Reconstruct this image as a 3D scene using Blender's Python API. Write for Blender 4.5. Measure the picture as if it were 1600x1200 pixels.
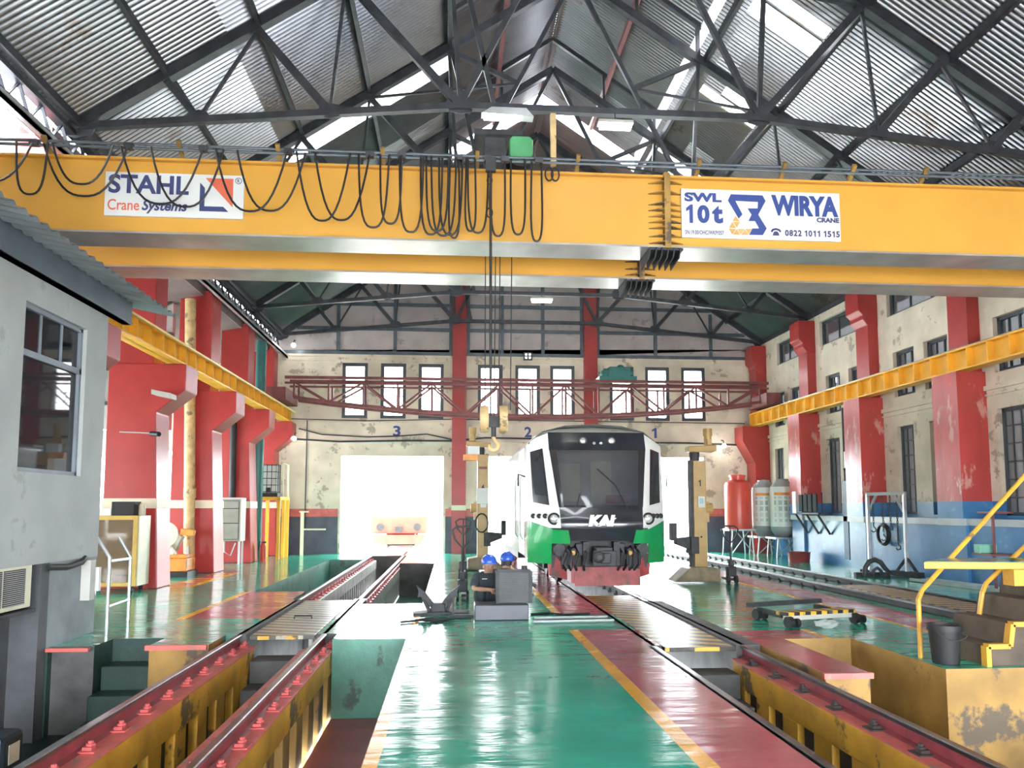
import bpy, math, random
from mathutils import Vector, Matrix, Quaternion
random.seed(7)
C = bpy.context.scene
COL = C.collection
for o in list(bpy.data.objects): bpy.data.objects.remove(o)

# ------------------------------------------------------------------ camera
cam_d = bpy.data.cameras.new('camera'); cam = bpy.data.objects.new('camera', cam_d); COL.objects.link(cam)
FPX = 1200.0
cam_d.sensor_fit = 'HORIZONTAL'; cam_d.sensor_width = 36.0; cam_d.lens = 36.0*FPX/1600.0
cam_d.shift_x = 0.0; cam_d.shift_y = 90.0/1600.0
cam_d.clip_start = .05; cam_d.clip_end = 400
YAW, PITCH = 0.078298, 0.086037
cam.location = (0, 0, 1.61)
cam.rotation_euler = (math.pi/2+PITCH, 0, -YAW)
C.camera = cam
# ------------------------------------------------------------------ sky, exposure
w = bpy.data.worlds.new('sky'); C.world = w; w.use_nodes = True
bg = w.node_tree.nodes['Background']; bg.inputs[0].default_value = (.90, .95, 1.0, 1); bg.inputs[1].default_value = 4.0
C.view_settings.view_transform = 'Standard'; C.view_settings.look = 'None'
C.view_settings.exposure = 2.92; C.view_settings.gamma = 1.0
C.view_settings.use_curve_mapping = False
C.cycles.max_bounces = 8; C.cycles.diffuse_bounces = 5; C.cycles.glossy_bounces = 4
C.cycles.transparent_max_bounces = 8
C.cycles.use_denoising = True

# ------------------------------------------------------------------ materials
MATS = {}
def mat(name, col, rough=.6, metal=0.0, var=.15, scale=3.0, bump=0.0, bscale=12.0, col2=None, patch=.0, pscale=1.5, coat=0.0, stretch=(1,1,1), spec=.5):
    if name in MATS: return MATS[name]
    m = bpy.data.materials.new(name); m.use_nodes = True; nt = m.node_tree; N = nt.nodes; L = nt.links
    b = N['Principled BSDF']; b.inputs['Roughness'].default_value = rough; b.inputs['Metallic'].default_value = metal
    b.inputs['Coat Weight'].default_value = coat; b.inputs['Specular IOR Level'].default_value = spec
    tc = N.new('ShaderNodeTexCoord'); mp = N.new('ShaderNodeMapping'); mp.inputs['Scale'].default_value = stretch
    L.new(tc.outputs['Object'], mp.inputs['Vector'])
    nz = N.new('ShaderNodeTexNoise'); nz.inputs['Scale'].default_value = scale; nz.inputs['Detail'].default_value = 5
    L.new(mp.outputs[0], nz.inputs['Vector'])
    rp = N.new('ShaderNodeValToRGB'); e = rp.color_ramp.elements
    e[0].position = .3; e[1].position = .7
    e[0].color = tuple(max(0, c*(1-var)) for c in col)+(1,); e[1].color = tuple(min(1, c*(1+var)) for c in col)+(1,)
    L.new(nz.outputs[0], rp.inputs[0]); out = rp.outputs[0]
    if col2 is not None:
        n2 = N.new('ShaderNodeTexNoise'); n2.inputs['Scale'].default_value = pscale; n2.inputs['Detail'].default_value = 8; n2.inputs['Roughness'].default_value = .65
        L.new(mp.outputs[0], n2.inputs['Vector'])
        r2 = N.new('ShaderNodeValToRGB'); q = r2.color_ramp.elements
        q[0].position = .64-patch*.6; q[1].position = .68-patch*.6; q[0].color = (0,0,0,1); q[1].color = (1,1,1,1)
        L.new(n2.outputs[0], r2.inputs[0])
        mx = N.new('ShaderNodeMix'); mx.data_type = 'RGBA'; L.new(r2.outputs[0], mx.inputs['Factor'])
        L.new(out, mx.inputs['A']); mx.inputs['B'].default_value = col2+(1,); out = mx.outputs['Result']
    L.new(out, b.inputs['Base Color'])
    if bump:
        nb = N.new('ShaderNodeTexNoise'); nb.inputs['Scale'].default_value = bscale; nb.inputs['Detail'].default_value = 3
        L.new(mp.outputs[0], nb.inputs['Vector'])
        bp = N.new('ShaderNodeBump'); bp.inputs['Strength'].default_value = bump; bp.inputs['Distance'].default_value = .02
        L.new(nb.outputs[0], bp.inputs['Height']); L.new(bp.outputs[0], b.inputs['Normal'])
    MATS[name] = m; return m

def emat(name, col, s):
    m = bpy.data.materials.new(name); m.use_nodes = True; N = m.node_tree.nodes
    b = N['Principled BSDF']; b.inputs['Base Color'].default_value = col+(1,)
    b.inputs['Emission Color'].default_value = col+(1,); b.inputs['Emission Strength'].default_value = s
    MATS[name] = m; return m

def glassmat(name, tint, alpha, rough=.03):
    m = bpy.data.materials.new(name); m.use_nodes = True; nt = m.node_tree; N = nt.nodes; L = nt.links
    b = N['Principled BSDF']; b.inputs['Base Color'].default_value = tint+(1,); b.inputs['Roughness'].default_value = rough
    t = N.new('ShaderNodeBsdfTransparent'); mx = N.new('ShaderNodeMixShader'); mx.inputs[0].default_value = alpha
    L.new(t.outputs[0], mx.inputs[1]); L.new(b.outputs[0], mx.inputs[2]); L.new(mx.outputs[0], N['Material Output'].inputs[0])
    MATS[name] = m; return m

def transl(name, col):
    m = bpy.data.materials.new(name); m.use_nodes = True; nt = m.node_tree; N = nt.nodes; L = nt.links
    for n in list(N):
        if n.type == 'BSDF_PRINCIPLED': N.remove(n)
    t = N.new('ShaderNodeBsdfTranslucent'); d = N.new('ShaderNodeBsdfDiffuse'); mx = N.new('ShaderNodeMixShader'); mx.inputs[0].default_value = .25
    nz = N.new('ShaderNodeTexNoise'); nz.inputs['Scale'].default_value = 2.5
    rp = N.new('ShaderNodeValToRGB'); rp.color_ramp.elements[0].color = tuple(c*.8 for c in col)+(1,); rp.color_ramp.elements[1].color = col+(1,)
    L.new(nz.outputs[0], rp.inputs[0]); L.new(rp.outputs[0], t.inputs[0]); L.new(rp.outputs[0], d.inputs[0])
    L.new(t.outputs[0], mx.inputs[1]); L.new(d.outputs[0], mx.inputs[2]); L.new(mx.outputs[0], N['Material Output'].inputs[0])
    MATS[name] = m; return m

def floor_paint(name, col, worn, rough=.12, patch=.06):
    m = bpy.data.materials.new(name); m.use_nodes = True; nt = m.node_tree; N = nt.nodes; L = nt.links
    b = N['Principled BSDF']; b.inputs['Specular IOR Level'].default_value = .30
    tc = N.new('ShaderNodeTexCoord')
    def noise(s, d=4, ro=.55, vec=None):
        n = N.new('ShaderNodeTexNoise'); n.inputs['Scale'].default_value = s; n.inputs['Detail'].default_value = d; n.inputs['Roughness'].default_value = ro
        L.new(vec or tc.outputs['Object'], n.inputs['Vector']); return n.outputs[0]
    def ramp(src, p0, p1, c0=(0,0,0), c1=(1,1,1)):
        r = N.new('ShaderNodeValToRGB'); e = r.color_ramp.elements; e[0].position = p0; e[1].position = p1
        e[0].color = c0+(1,); e[1].color = c1+(1,); L.new(src, r.inputs[0]); return r.outputs[0]
    def mix(f, a, bb):
        x = N.new('ShaderNodeMix'); x.data_type = 'RGBA'; L.new(f, x.inputs['Factor'])
        for s, k in ((a, 'A'), (bb, 'B')):
            if isinstance(s, tuple): x.inputs[k].default_value = s+(1,)
            else: L.new(s, x.inputs[k])
        return x.outputs['Result']
    base = ramp(noise(.9, 6), .3, .72, tuple(c*.78 for c in col), tuple(min(1, c*1.22) for c in col))
    scuff = ramp(noise(6, 8, .7), .55, .8)
    base2 = mix(scuff, base, tuple(c*.72+.02 for c in col))
    peel = ramp(noise(.75, 9, .62), .5+.5*(1-patch)*.36, .5+.5*(1-patch)*.36+.012)
    # dark crack line round each peeled patch
    edge = ramp(noise(.75, 9, .62), .5+.5*(1-patch)*.36-.016, .5+.5*(1-patch)*.36-.004)
    c1 = mix(edge, base2, tuple(c*.25 for c in worn))
    c2 = mix(peel, c1, worn)
    L.new(c2, b.inputs['Base Color'])
    rr = N.new('ShaderNodeMapRange'); L.new(noise(2.2, 4), rr.inputs[0]); rr.inputs[1].default_value = .3; rr.inputs[2].default_value = .7
    rr.inputs[3].default_value = rough*.6; rr.inputs[4].default_value = rough*1.7
    ad = N.new('ShaderNodeMath'); ad.operation = 'ADD'; ad.use_clamp = True
    ml = N.new('ShaderNodeMath'); ml.operation = 'MULTIPLY'; ml.inputs[1].default_value = .35; L.new(peel, ml.inputs[0])
    L.new(rr.outputs[0], ad.inputs[0]); L.new(ml.outputs[0], ad.inputs[1]); L.new(ad.outputs[0], b.inputs['Roughness'])
    mp = N.new('ShaderNodeMapping'); mp.inputs['Scale'].default_value = (.55, 1.8, 1); L.new(tc.outputs['Object'], mp.inputs[0])
    bp = N.new('ShaderNodeBump'); bp.inputs['Strength'].default_value = .30; bp.inputs['Distance'].default_value = .03
    L.new(noise(3.0, 3, .5, mp.outputs[0]), bp.inputs['Height'])
    bp2 = N.new('ShaderNodeBump'); bp2.inputs['Strength'].default_value = .3; bp2.inputs['Distance'].default_value = .01; bp2.invert = True
    L.new(edge, bp2.inputs['Height']); L.new(bp.outputs[0], bp2.inputs['Normal']); L.new(bp2.outputs[0], b.inputs['Normal'])
    MATS[name] = m; return m

def stripes(name, c1, c2, vec, width, rough=.5):
    m = bpy.data.materials.new(name); m.use_nodes = True; nt = m.node_tree; N = nt.nodes; L = nt.links
    b = N['Principled BSDF']; b.inputs['Roughness'].default_value = rough
    tc = N.new('ShaderNodeTexCoord'); dt = N.new('ShaderNodeVectorMath'); dt.operation = 'DOT_PRODUCT'; dt.inputs[1].default_value = vec
    L.new(tc.outputs['Object'], dt.inputs[0])
    dv = N.new('ShaderNodeMath'); dv.operation = 'DIVIDE'; dv.inputs[1].default_value = width*2; L.new(dt.outputs['Value'], dv.inputs[0])
    fr = N.new('ShaderNodeMath'); fr.operation = 'FRACT'; L.new(dv.outputs[0], fr.inputs[0])
    gt = N.new('ShaderNodeMath'); gt.operation = 'GREATER_THAN'; gt.inputs[1].default_value = .5; L.new(fr.outputs[0], gt.inputs[0])
    nz = N.new('ShaderNodeTexNoise'); nz.inputs['Scale'].default_value = 9; nz.inputs['Detail'].default_value = 6; L.new(tc.outputs['Object'], nz.inputs['Vector'])
    rp = N.new('ShaderNodeValToRGB'); rp.color_ramp.elements[0].position = .5; rp.color_ramp.elements[1].position = .75; L.new(nz.outputs[0], rp.inputs[0])
    mx = N.new('ShaderNodeMix'); mx.data_type = 'RGBA'; L.new(gt.outputs[0], mx.inputs['Factor']); mx.inputs['A'].default_value = c1+(1,); mx.inputs['B'].default_value = c2+(1,)
    m2 = N.new('ShaderNodeMix'); m2.data_type = 'RGBA'; L.new(rp.outputs[0], m2.inputs['Factor']); L.new(mx.outputs['Result'], m2.inputs['A']); m2.inputs['B'].default_value = (.12, .11, .10, 1)
    L.new(m2.outputs['Result'], b.inputs['Base Color']); MATS[name] = m; return m

G = floor_paint('green floor paint', (.03, .37, .255), (.10, .16, .12), .12, .10)
R = floor_paint('red floor paint', (.46, .12, .14), (.20, .13, .12), .15, .10)
YL = floor_paint('yellow line paint', (.85, .40, .03), (.5, .25, .06), .2, .15)
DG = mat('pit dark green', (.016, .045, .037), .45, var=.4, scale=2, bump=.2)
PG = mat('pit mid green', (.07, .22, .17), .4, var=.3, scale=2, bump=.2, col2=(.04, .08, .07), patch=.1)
PR = mat('pit red floor', (.40, .09, .10), .35, var=.3, scale=1.5, bump=.2)
CONC = mat('dark concrete', (.085, .085, .085), .7, var=.35, scale=3, bump=.3)
PY = mat('pit yellow paint', (.62, .33, .035), .5, var=.3, scale=2.2, bump=.3, col2=(.16, .11, .05), patch=.1, pscale=2)
PYD = mat('dirty yellow paint', (.30, .175, .045), .6, var=.4, scale=1.6, bump=.3, col2=(.10, .075, .05), patch=.14, pscale=1.2)
GREYB = mat('grey rail beam', (.42, .43, .40), .5, var=.25, scale=4, bump=.2)
CORAL = mat('coral trim paint', (.60, .13, .11), .4, var=.2, scale=5, bump=.15, col2=(.25, .18, .15), patch=.08, pscale=4)
RAILR = mat('rail red paint', (.22, .035, .045), .35, var=.3, scale=6)
RAILD = mat('rail dark steel', (.06, .055, .06), .4, .6, var=.3, scale=6)
RAILS = mat('rail polished steel', (.30, .30, .315), .28, 1.0, var=.15, scale=8)
CREAM = mat('cream plaster', (.70, .62, .50), .75, var=.16, scale=1.4, bump=.35, bscale=5, col2=(.40, .34, .27), patch=.10, pscale=1.6)
MAUVE = mat('grey gable panel', (.46, .41, .40), .75, var=.14, scale=1.5, bump=.2, col2=(.33, .29, .29), patch=.08, pscale=2.2)
NAVY = mat('navy dado paint', (.075, .08, .12), .45, var=.25, scale=2)
BLUE = mat('blue dado paint', (.045, .18, .38), .28, var=.18, scale=2, bump=.12, bscale=8, col2=(.11, .28, .45), patch=.05, pscale=2)
LEDGE = mat('grey ledge paint', (.42, .46, .48), .4, var=.15, scale=3)
RED = mat('red pillar paint', (.40, .038, .036), .36, var=.16, scale=1.6, bump=.18, bscale=6)
REDR = mat('red rough pillar paint', (.47, .06, .055), .3, var=.2, scale=2.0, bump=.5, bscale=4, col2=(.6, .28, .25), patch=.1, pscale=2.5, stretch=(1, 1, .35))
STRIPE = mat('cream band paint', (.75, .66, .50), .5, var=.1)
SHEET = mat('corrugated roof sheet', (.21, .215, .23), .28, .92, var=.2, scale=.8, col2=(.16, .14, .13), patch=.02, pscale=.7)
SHEETD = mat('rusty roof sheet', (.19, .125, .12), .6, .0, var=.25, scale=.8)
STEEL = mat('dark structural steel', (.062, .066, .078), .42, .35, var=.3, scale=4)
STEELB = mat('blue grey steel', (.10, .125, .15), .45, .2, var=.2, scale=4)
RUST = mat('red oxide steel', (.20, .062, .06), .5, .15, var=.3, scale=3)
CRANEY = mat('crane yellow paint', (.64, .335, .055), .38, var=.07, scale=.8, bump=.04, bscale=2)
RUNY = mat('runway yellow paint', (.82, .43, .04), .42, var=.15, scale=2)
FLANGE = mat('flange bare metal', (.50, .47, .44), .32, .55, var=.2, scale=2)
BLK = mat('black rubber', (.015, .015, .017), .55, var=.2)
BLKG = mat('black gloss paint', (.022, .024, .032), .18, var=.2, coat=.4)
CHAR = mat('charcoal metal', (.04, .041, .047), .6, .1, var=.35, scale=8)
WHT = mat('white sign board', (.70, .71, .70), .4, var=.03)
WHTP = mat('white train paint', (.80, .81, .80), .22, var=.04, coat=.3)
GRNP = mat('green train paint', (.015, .30, .085), .2, var=.08, coat=.3)
NAVYT = mat('navy lettering', (.045, .055, .16), .5, var=.05)
BLUET = mat('royal blue lettering', (.035, .065, .25), .5, var=.05)
REDT = mat('orange red lettering', (.72, .15, .08), .5, var=.05)
TAN = mat('gold logo', (.62, .36, .12), .5, var=.15)
ORNG = mat('orange machine paint', (.80, .30, .05), .4, var=.2, scale=6)
JACKY = mat('jack ochre paint', (.42, .27, .10), .42, var=.14, scale=4)
CABW = mat('cabin grey plaster', (.40, .425, .425), .7, var=.1, scale=1.5, bump=.15, col2=(.34, .36, .35), patch=.05)
CABD = mat('cabin lower plaster', (.24, .26, .28), .5, var=.25, scale=2.5, bump=.2)
CABX = mat('cabin dark concrete', (.085, .09, .10), .6, var=.3, scale=2.5, bump=.2)
FRAME = mat('dark window frame', (.055, .07, .085), .45, var=.15)
FRAMEL = mat('grey window frame', (.22, .25, .29), .45, var=.15)
GLD = glassmat('dark window glass', (.025, .03, .038), .90)
GLC = glassmat('clear window glass', (.8, .85, .88), .12)
GLT = glassmat('train window glass', (.06, .065, .085), .45)
GLM = glassmat('milky grid glass', (.20, .21, .215), .95, .2)
SKYL = transl('translucent roof sheet', (.95, .95, .90))
SHEETL = transl('pale clerestory sheet', (.72, .70, .70))
SKYY = transl('yellowed roof sheet', (.90, .85, .60))
CREAMP = mat('cream metal paint', (.72, .70, .52), .4, var=.1)
GREYP = mat('grey metal paint', (.50, .50, .46), .4, var=.1)
GALV = mat('galvanised steel', (.55, .57, .58), .35, .7, var=.15)
TANKR = mat('red tank plastic', (.72, .085, .06), .3, var=.06)
TANKW = mat('pale tank plastic', (.72, .74, .70), .35, var=.06)
TANKG = mat('grey tank top', (.30, .31, .31), .4, var=.1)
SKIN = mat('skin', (.42, .23, .15), .5, var=.08)
CLOTH = mat('dark work cloth', (.035, .045, .055), .8, var=.25, scale=12)
HELM = mat('blue helmet plastic', (.03, .10, .50), .25, var=.05)
TEAL = mat('teal pipe paint', (.03, .17, .16), .4, var=.15)
OCHP = mat('stained ochre pipe', (.60, .42, .20), .55, var=.25, scale=6, col2=(.25, .17, .09), patch=.12, pscale=4)
HAZ = stripes('yellow black hazard', (.60, .36, .05), (.035, .033, .03), (.5, 1.0, 0), .15, .35)
HAZB = stripes('hazard bar', (.75, .45, .04), (.02, .02, .02), (1, .5, 0), .10, .4)
GRT = stripes('pale ribbed cover plate', (.46, .43, .33), (.10, .10, .09), (.35, 1.0, 0), .12, .3)
GROUND = mat('outdoor ground', (.60, .58, .54), .9, var=.1)
LAMP = emat('lamp glow', (1, 1, .96), 9.0)
LAMPG = emat('tube lamp glow', (.9, 1, .85), 7.0)
LENS = mat('headlight lens', (.75, .78, .80), .12, .6, var=.1)
HANDG = mat('stained brown concrete', (.085, .062, .042), .7, var=.4, scale=3, bump=.2, col2=(.16, .10, .04), patch=.08, pscale=2)
POLY = glassmat('thin plastic bag', (.75, .8, .8), .45, .2)

# ------------------------------------------------------------------ mesh builder
class MB:
    def __init__(s): s.v = []; s.f = []; s.m = []
    def add(s, vs, fs, m=0):
        n = len(s.v); s.v += [tuple(p) for p in vs]; s.f += [tuple(i+n for i in f) for f in fs]; s.m += [m]*len(fs); return s
    def hexa(s, p, m=0):
        return s.add(p, [(0,3,2,1),(4,5,6,7),(0,1,5,4),(1,2,6,5),(2,3,7,6),(3,0,4,7)], m)
    def box(s, x0, x1, y0, y1, z0, z1, m=0):
        return s.hexa([(x0,y0,z0),(x1,y0,z0),(x1,y1,z0),(x0,y1,z0),(x0,y0,z1),(x1,y0,z1),(x1,y1,z1),(x0,y1,z1)], m)
    def beam(s, p, q, wd, h, m=0, up=(0,0,1)):
        p, q = Vector(p), Vector(q); d = (q-p).normalized(); u = Vector(up)
        if abs(d.dot(u)) > .99: u = Vector((0,1,0))
        a = d.cross(u).normalized()*wd/2; b = a.cross(d).normalized()*h/2
        return s.hexa([p-a-b, p+a-b, q+a-b, q-a-b, p-a+b, p+a+b, q+a+b, q-a+b], m)
    def tube(s, pts, r, n=8, m=0, closed=False):
        pts = [Vector(p) for p in pts]; k = len(pts); rs = r if isinstance(r, (list, tuple)) else [r]*k
        base = len(s.v); ref = None
        for i, p in enumerate(pts):
            if closed: d = pts[(i+1) % k]-pts[i-1]
            else: d = pts[min(i+1, k-1)]-pts[max(i-1, 0)]
            d.normalize()
            if ref is None:
                ref = d.cross(Vector((0,0,1)))
                if ref.length < .05: ref = d.cross(Vector((0,1,0)))
            ref = (ref-d*ref.dot(d)).normalized(); b = d.cross(ref)
            for j in range(n):
                a = 2*math.pi*j/n; s.v.append(tuple(p+(ref*math.cos(a)+b*math.sin(a))*rs[i]))
        for i in range(k if closed else k-1):
            for j in range(n):
                i2 = (i+1) % k; s.f.append((base+i*n+j, base+i*n+(j+1) % n, base+i2*n+(j+1) % n, base+i2*n+j)); s.m.append(m)
        if not closed:
            s.f.append(tuple(base+j for j in range(n))[::-1]); s.m.append(m)
            s.f.append(tuple(base+(k-1)*n+j for j in range(n))); s.m.append(m)
        return s
    def cyl(s, p, q, r, n=14, m=0): return s.tube([p, q], r, n, m)
    def prism(s, poly, plane, a, b, m=0):
        k = len(poly)
        def mp(u, v, t): return {'xz': (u, t, v), 'xy': (u, v, t), 'yz': (t, u, v)}[plane]
        vs = [mp(u, v, a) for u, v in poly]+[mp(u, v, b) for u, v in poly]
        fs = [tuple(range(k)), tuple(range(2*k-1, k-1, -1))]+[(i, i+k, (i+1) % k+k, (i+1) % k) for i in range(k)]
        return s.add(vs, fs, m)
    def lathe(s, prof, c, n=20, m=0, axis='z'):
        c = Vector(c); base = len(s.v)
        for r, z in prof:
            for j in range(n):
                a = 2*math.pi*j/n; x, y = r*math.cos(a), r*math.sin(a)
                p = {'z': (x, y, z), 'y': (x, z, y), 'x': (z, x, y)}[axis]; s.v.append(tuple(c+Vector(p)))
        for i in range(len(prof)-1):
            for j in range(n):
                s.f.append((base+i*n+j, base+i*n+(j+1) % n, base+(i+1)*n+(j+1) % n, base+(i+1)*n+j)); s.m.append(m)
        s.f.append(tuple(base+j for j in range(n))[::-1]); s.m.append(m)
        s.f.append(tuple(base+(len(prof)-1)*n+j for j in range(n))); s.m.append(m)
        return s
    def ball(s, c, r, nu=14, nv=8, m=0):
        r = r if isinstance(r, tuple) else (r, r, r); prof = []
        base = len(s.v)
        for i in range(nv+1):
            t = math.pi*i/nv
            for j in range(nu):
                a = 2*math.pi*j/nu; st = max(math.sin(t), 1e-3)
                s.v.append((c[0]+r[0]*st*math.cos(a), c[1]+r[1]*st*math.sin(a), c[2]-r[2]*math.cos(t)))
        for i in range(nv):
            for j in range(nu):
                s.f.append((base+i*nu+j, base+i*nu+(j+1) % nu, base+(i+1)*nu+(j+1) % nu, base+(i+1)*nu+j)); s.m.append(m)
        return s
    def build(s, name, mats, parent=None, smooth=False, bevel=0, local=False):
        me = bpy.data.meshes.new(name)
        org = Vector((0,0,0))
        if parent is not None and not local: org = ORG.get(parent.name, org)
        me.from_pydata([tuple(Vector(p)-org) for p in s.v], [], s.f)
        if not isinstance(mats, (list, tuple)): mats = [mats]
        for m in mats: me.materials.append(m)
        me.polygons.foreach_set('material_index', s.m); me.update()
        o = bpy.data.objects.new(name, me); COL.objects.link(o)
        if smooth:
            me.polygons.foreach_set('use_smooth', [True]*len(me.polygons)); me.set_sharp_from_angle(angle=math.radians(40))
        if bevel:
            b = o.modifiers.new('bevel', 'BEVEL'); b.width = bevel; b.segments = 2; b.limit_method = 'ANGLE'; b.angle_limit = .7
        if parent is not None:
            o.parent = parent; ORG[o.name] = org
        return o
ORG = {}
def thing(name, label, cat, loc=(0,0,0), group=None, rz=0):
    o = bpy.data.objects.new(name, None); COL.objects.link(o); o.location = loc; o.rotation_euler = (0,0,rz); o.empty_display_size = .1
    ORG[o.name] = Vector(loc); return tag(o, label, cat, group)
def tag(o, label, cat, group=None):
    o['label'] = label; o['category'] = cat
    if group: o['group'] = group
    return o
def struct(name, mb, mats, **k):
    o = mb.build(name, mats, **k); o['kind'] = 'structure'; return o
def dup(root, loc, label, rz=None):
    r = root.copy(); COL.objects.link(r); r.location = loc; r['label'] = label; ORG[r.name] = Vector(loc)
    if rz is not None: r.rotation_euler = (0,0,rz)
    def rec(a, b):
        for ch in list(a.children):
            c = ch.copy(); COL.objects.link(c); c.parent = b; rec(ch, c)
    rec(root, r); return r
def text_mb(body, x0, x1, z0, z1, y, bold=.0, shear=0.0, m=0, mb=None, thick=.004):
    cu = bpy.data.curves.new('t', 'FONT'); cu.body = body; cu.size = 1; cu.offset = bold; cu.shear = shear; cu.resolution_u = 4
    o = bpy.data.objects.new('t', cu); COL.objects.link(o)
    dg = bpy.context.evaluated_depsgraph_get(); dg.update()
    me = o.evaluated_get(dg).to_mesh(); vs = [v.co.copy() for v in me.vertices]; fs = [tuple(p.vertices) for p in me.polygons]
    o.evaluated_get(dg).to_mesh_clear(); bpy.data.objects.remove(o); bpy.data.curves.remove(cu)
    xs = [v.x for v in vs]; ys = [v.y for v in vs]; a, b, c, d = min(xs), max(xs), min(ys), max(ys)
    mb = mb or MB()
    mb.add([(x0+(v.x-a)/(b-a)*(x1-x0), y, z0+(v.y-c)/(d-c)*(z1-z0)) for v in vs], fs, m)
    return mb
def one(mb, x0, x1, z0, z1, y, m=0):
    w_, h = x1-x0, z1-z0
    return mb.add([(x0+w_*u, y, z0+h*v) for u, v in ((.45, 0), (.80, 0), (.80, 1), (.58, 1), (.12, .80), (.12, .62), (.45, .72))], [tuple(range(7))], m)
def digits(s, x0, x1, z0, z1, y, bold, gap=.12, space=.45):
    mb = MB(); n = sum(space if c == ' ' else 1 for c in s); cw = (x1-x0)/n; x = x0
    for c in s:
        if c == ' ': x += cw*space; continue
        a, b = x+cw*gap/2, x+cw*(1-gap/2)
        if c == '1': one(mb, a, b, z0, z1, y)
        else: text_mb(c, a, b, z0, z1, y, bold, mb=mb)
        x += cw
    return mb
def slab(us, vs, kind, mp, w0, w1, side=None, back=False):
    """cells of a flat slab; kind(u,v) -> material index or None for a hole; edges round the holes get walls from w0 to w1"""
    mb = MB(); us = sorted(set(us)); vs = sorted(set(vs)); nu, nv = len(us)-1, len(vs)-1
    K = [[kind((us[i]+us[i+1])/2, (vs[j]+vs[j+1])/2) for j in range(nv)] for i in range(nu)]
    side = side or (lambda u, v, k: k)
    for i in range(nu):
        for j in range(nv):
            k = K[i][j]
            if k is None: continue
            a, b, c, d = us[i], us[i+1], vs[j], vs[j+1]
            mb.add([mp(a,c,w0), mp(b,c,w0), mp(b,d,w0), mp(a,d,w0)], [(0,1,2,3)], k)
            if back: mb.add([mp(a,c,w1), mp(b,c,w1), mp(b,d,w1), mp(a,d,w1)], [(3,2,1,0)], k)
            for di, dj, p, q in ((-1,0,(a,d),(a,c)), (1,0,(b,c),(b,d)), (0,-1,(a,c),(b,c)), (0,1,(b,d),(a,d))):
                ii, jj = i+di, j+dj
                if 0 <= ii < nu and 0 <= jj < nv and K[ii][jj] is not None: continue
                sm = side((p[0]+q[0])/2+di*.01, (p[1]+q[1])/2+dj*.01, k)
                mb.add([mp(*p,w0), mp(*q,w0), mp(*q,w1), mp(*p,w1)], [(3,2,1,0)], sm)
    return mb
# ================================================================== FLOOR
T3, T2, T1 = -2.15, 2.91, 7.85          # track centres
HG = .5335                              # half gauge
YB = 27.6                               # back wall
def fkind(x, y):
    if -2.85 < x < -1.45 and (y < 10.2): return None
    if -2.80 < x < -1.50 and (14.0 < y < 26.4): return None
    if -2.60 < x < -1.70 and y < 14.1: return None
    if -4.62 < x < -2.85 and y < 9.5: return None
    if -4.15 < x < -3.53 and y < 10.0: return None
    if -1.45 < x < -.55 and y < 9.75: return None
    if -3.77 < x < -2.80 and 15.3 < y < 24.6: return None
    if -1.50 < x < -.48 and 13.25 < y < 22.8: return None
    if 2.30 < x < 3.65 and y < 9.0: return None
    if 2.46 < x < 3.36 and y < 26.3: return None
    if 3.65 < x < 4.10 and y < 7.4: return None
    if 4.10 < x < 4.95 and y < 9.35: return None
    if x > 4.95 and y < 7.5: return None
    if x < -4.62 and y < 9.4: return None
    if (3.36 < x < 3.65 and y < 13.3) or (-2.70 < x < -2.6 and y < 16): return 8
    # paint
    if -.55 < x < -.45 and y < 13.2: return 2
    if 1.55 < x < 1.68 and (y < 10.25 or 11.7 < y < 26): return 2
    if 1.68 < x < 2.46 and (y < 10.25 or y > 11.7): return 1
    if 3.65 < x < 4.10 and y < 10: return 1
    if 4.10 < x < 4.62 and 9.3 < y < 10: return 1
    if 4.62 < x < 4.72 and 9.3 < y < 10.05: return 2
    if -3.85 < x < -2.6 and 11.65 < y < 15.3: return 1
    if -3.98 < x < -3.85 and 11.65 < y < 15.3: return 2
    if -3.98 < x < -3.77 and 15.3 < y < 24.6: return 3
    if 6.25 < x < 7.0 and 9.5 < y < 26: return 1
    if 6.15 < x < 6.25 and 9.5 < y < 26: return 2
    if -5.85 < x < -5.25 and 16.3 < y < 20.0: return 2 if (y*2.2) % 1 < .35 or x > -5.4 else 1
    return 0
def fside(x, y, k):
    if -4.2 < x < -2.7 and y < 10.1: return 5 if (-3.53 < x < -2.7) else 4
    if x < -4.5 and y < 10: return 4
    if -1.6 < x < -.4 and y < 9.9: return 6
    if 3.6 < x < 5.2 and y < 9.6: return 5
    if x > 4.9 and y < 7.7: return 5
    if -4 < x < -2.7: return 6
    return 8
xs = [-13, -5.85, -5.4, -5.25, -4.62, -4.15, -3.98, -3.85, -3.77, -3.53, -2.85, -2.80, -2.70, -2.6, -1.7, -1.5, -1.45, -.55, -.48, -.45, 1.55, 1.68, 2.3, 2.46, 3.36, 3.65, 4.1, 4.62, 4.72, 4.95, 6.15, 6.25, 7.0, 11.6]
ys = [-4.2, 7.4, 7.5, 9.0, 9.3, 9.35, 9.4, 9.5, 9.75, 10, 10.05, 10.2, 10.25, 11.65, 11.7, 13.2, 13.25, 13.3, 14, 16, 14.1, 15.3, 22.8, 24.6, 26, 26.3, 26.4, 27.85, 29]+[16.3+.2*i for i in range(20)]
FL = struct('floor', slab(xs, ys, fkind, lambda u, v, w: (u, v, w), 0, -1.0, fside), [G, R, YL, G, DG, PYD, PG, HANDG, CONC])
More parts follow.
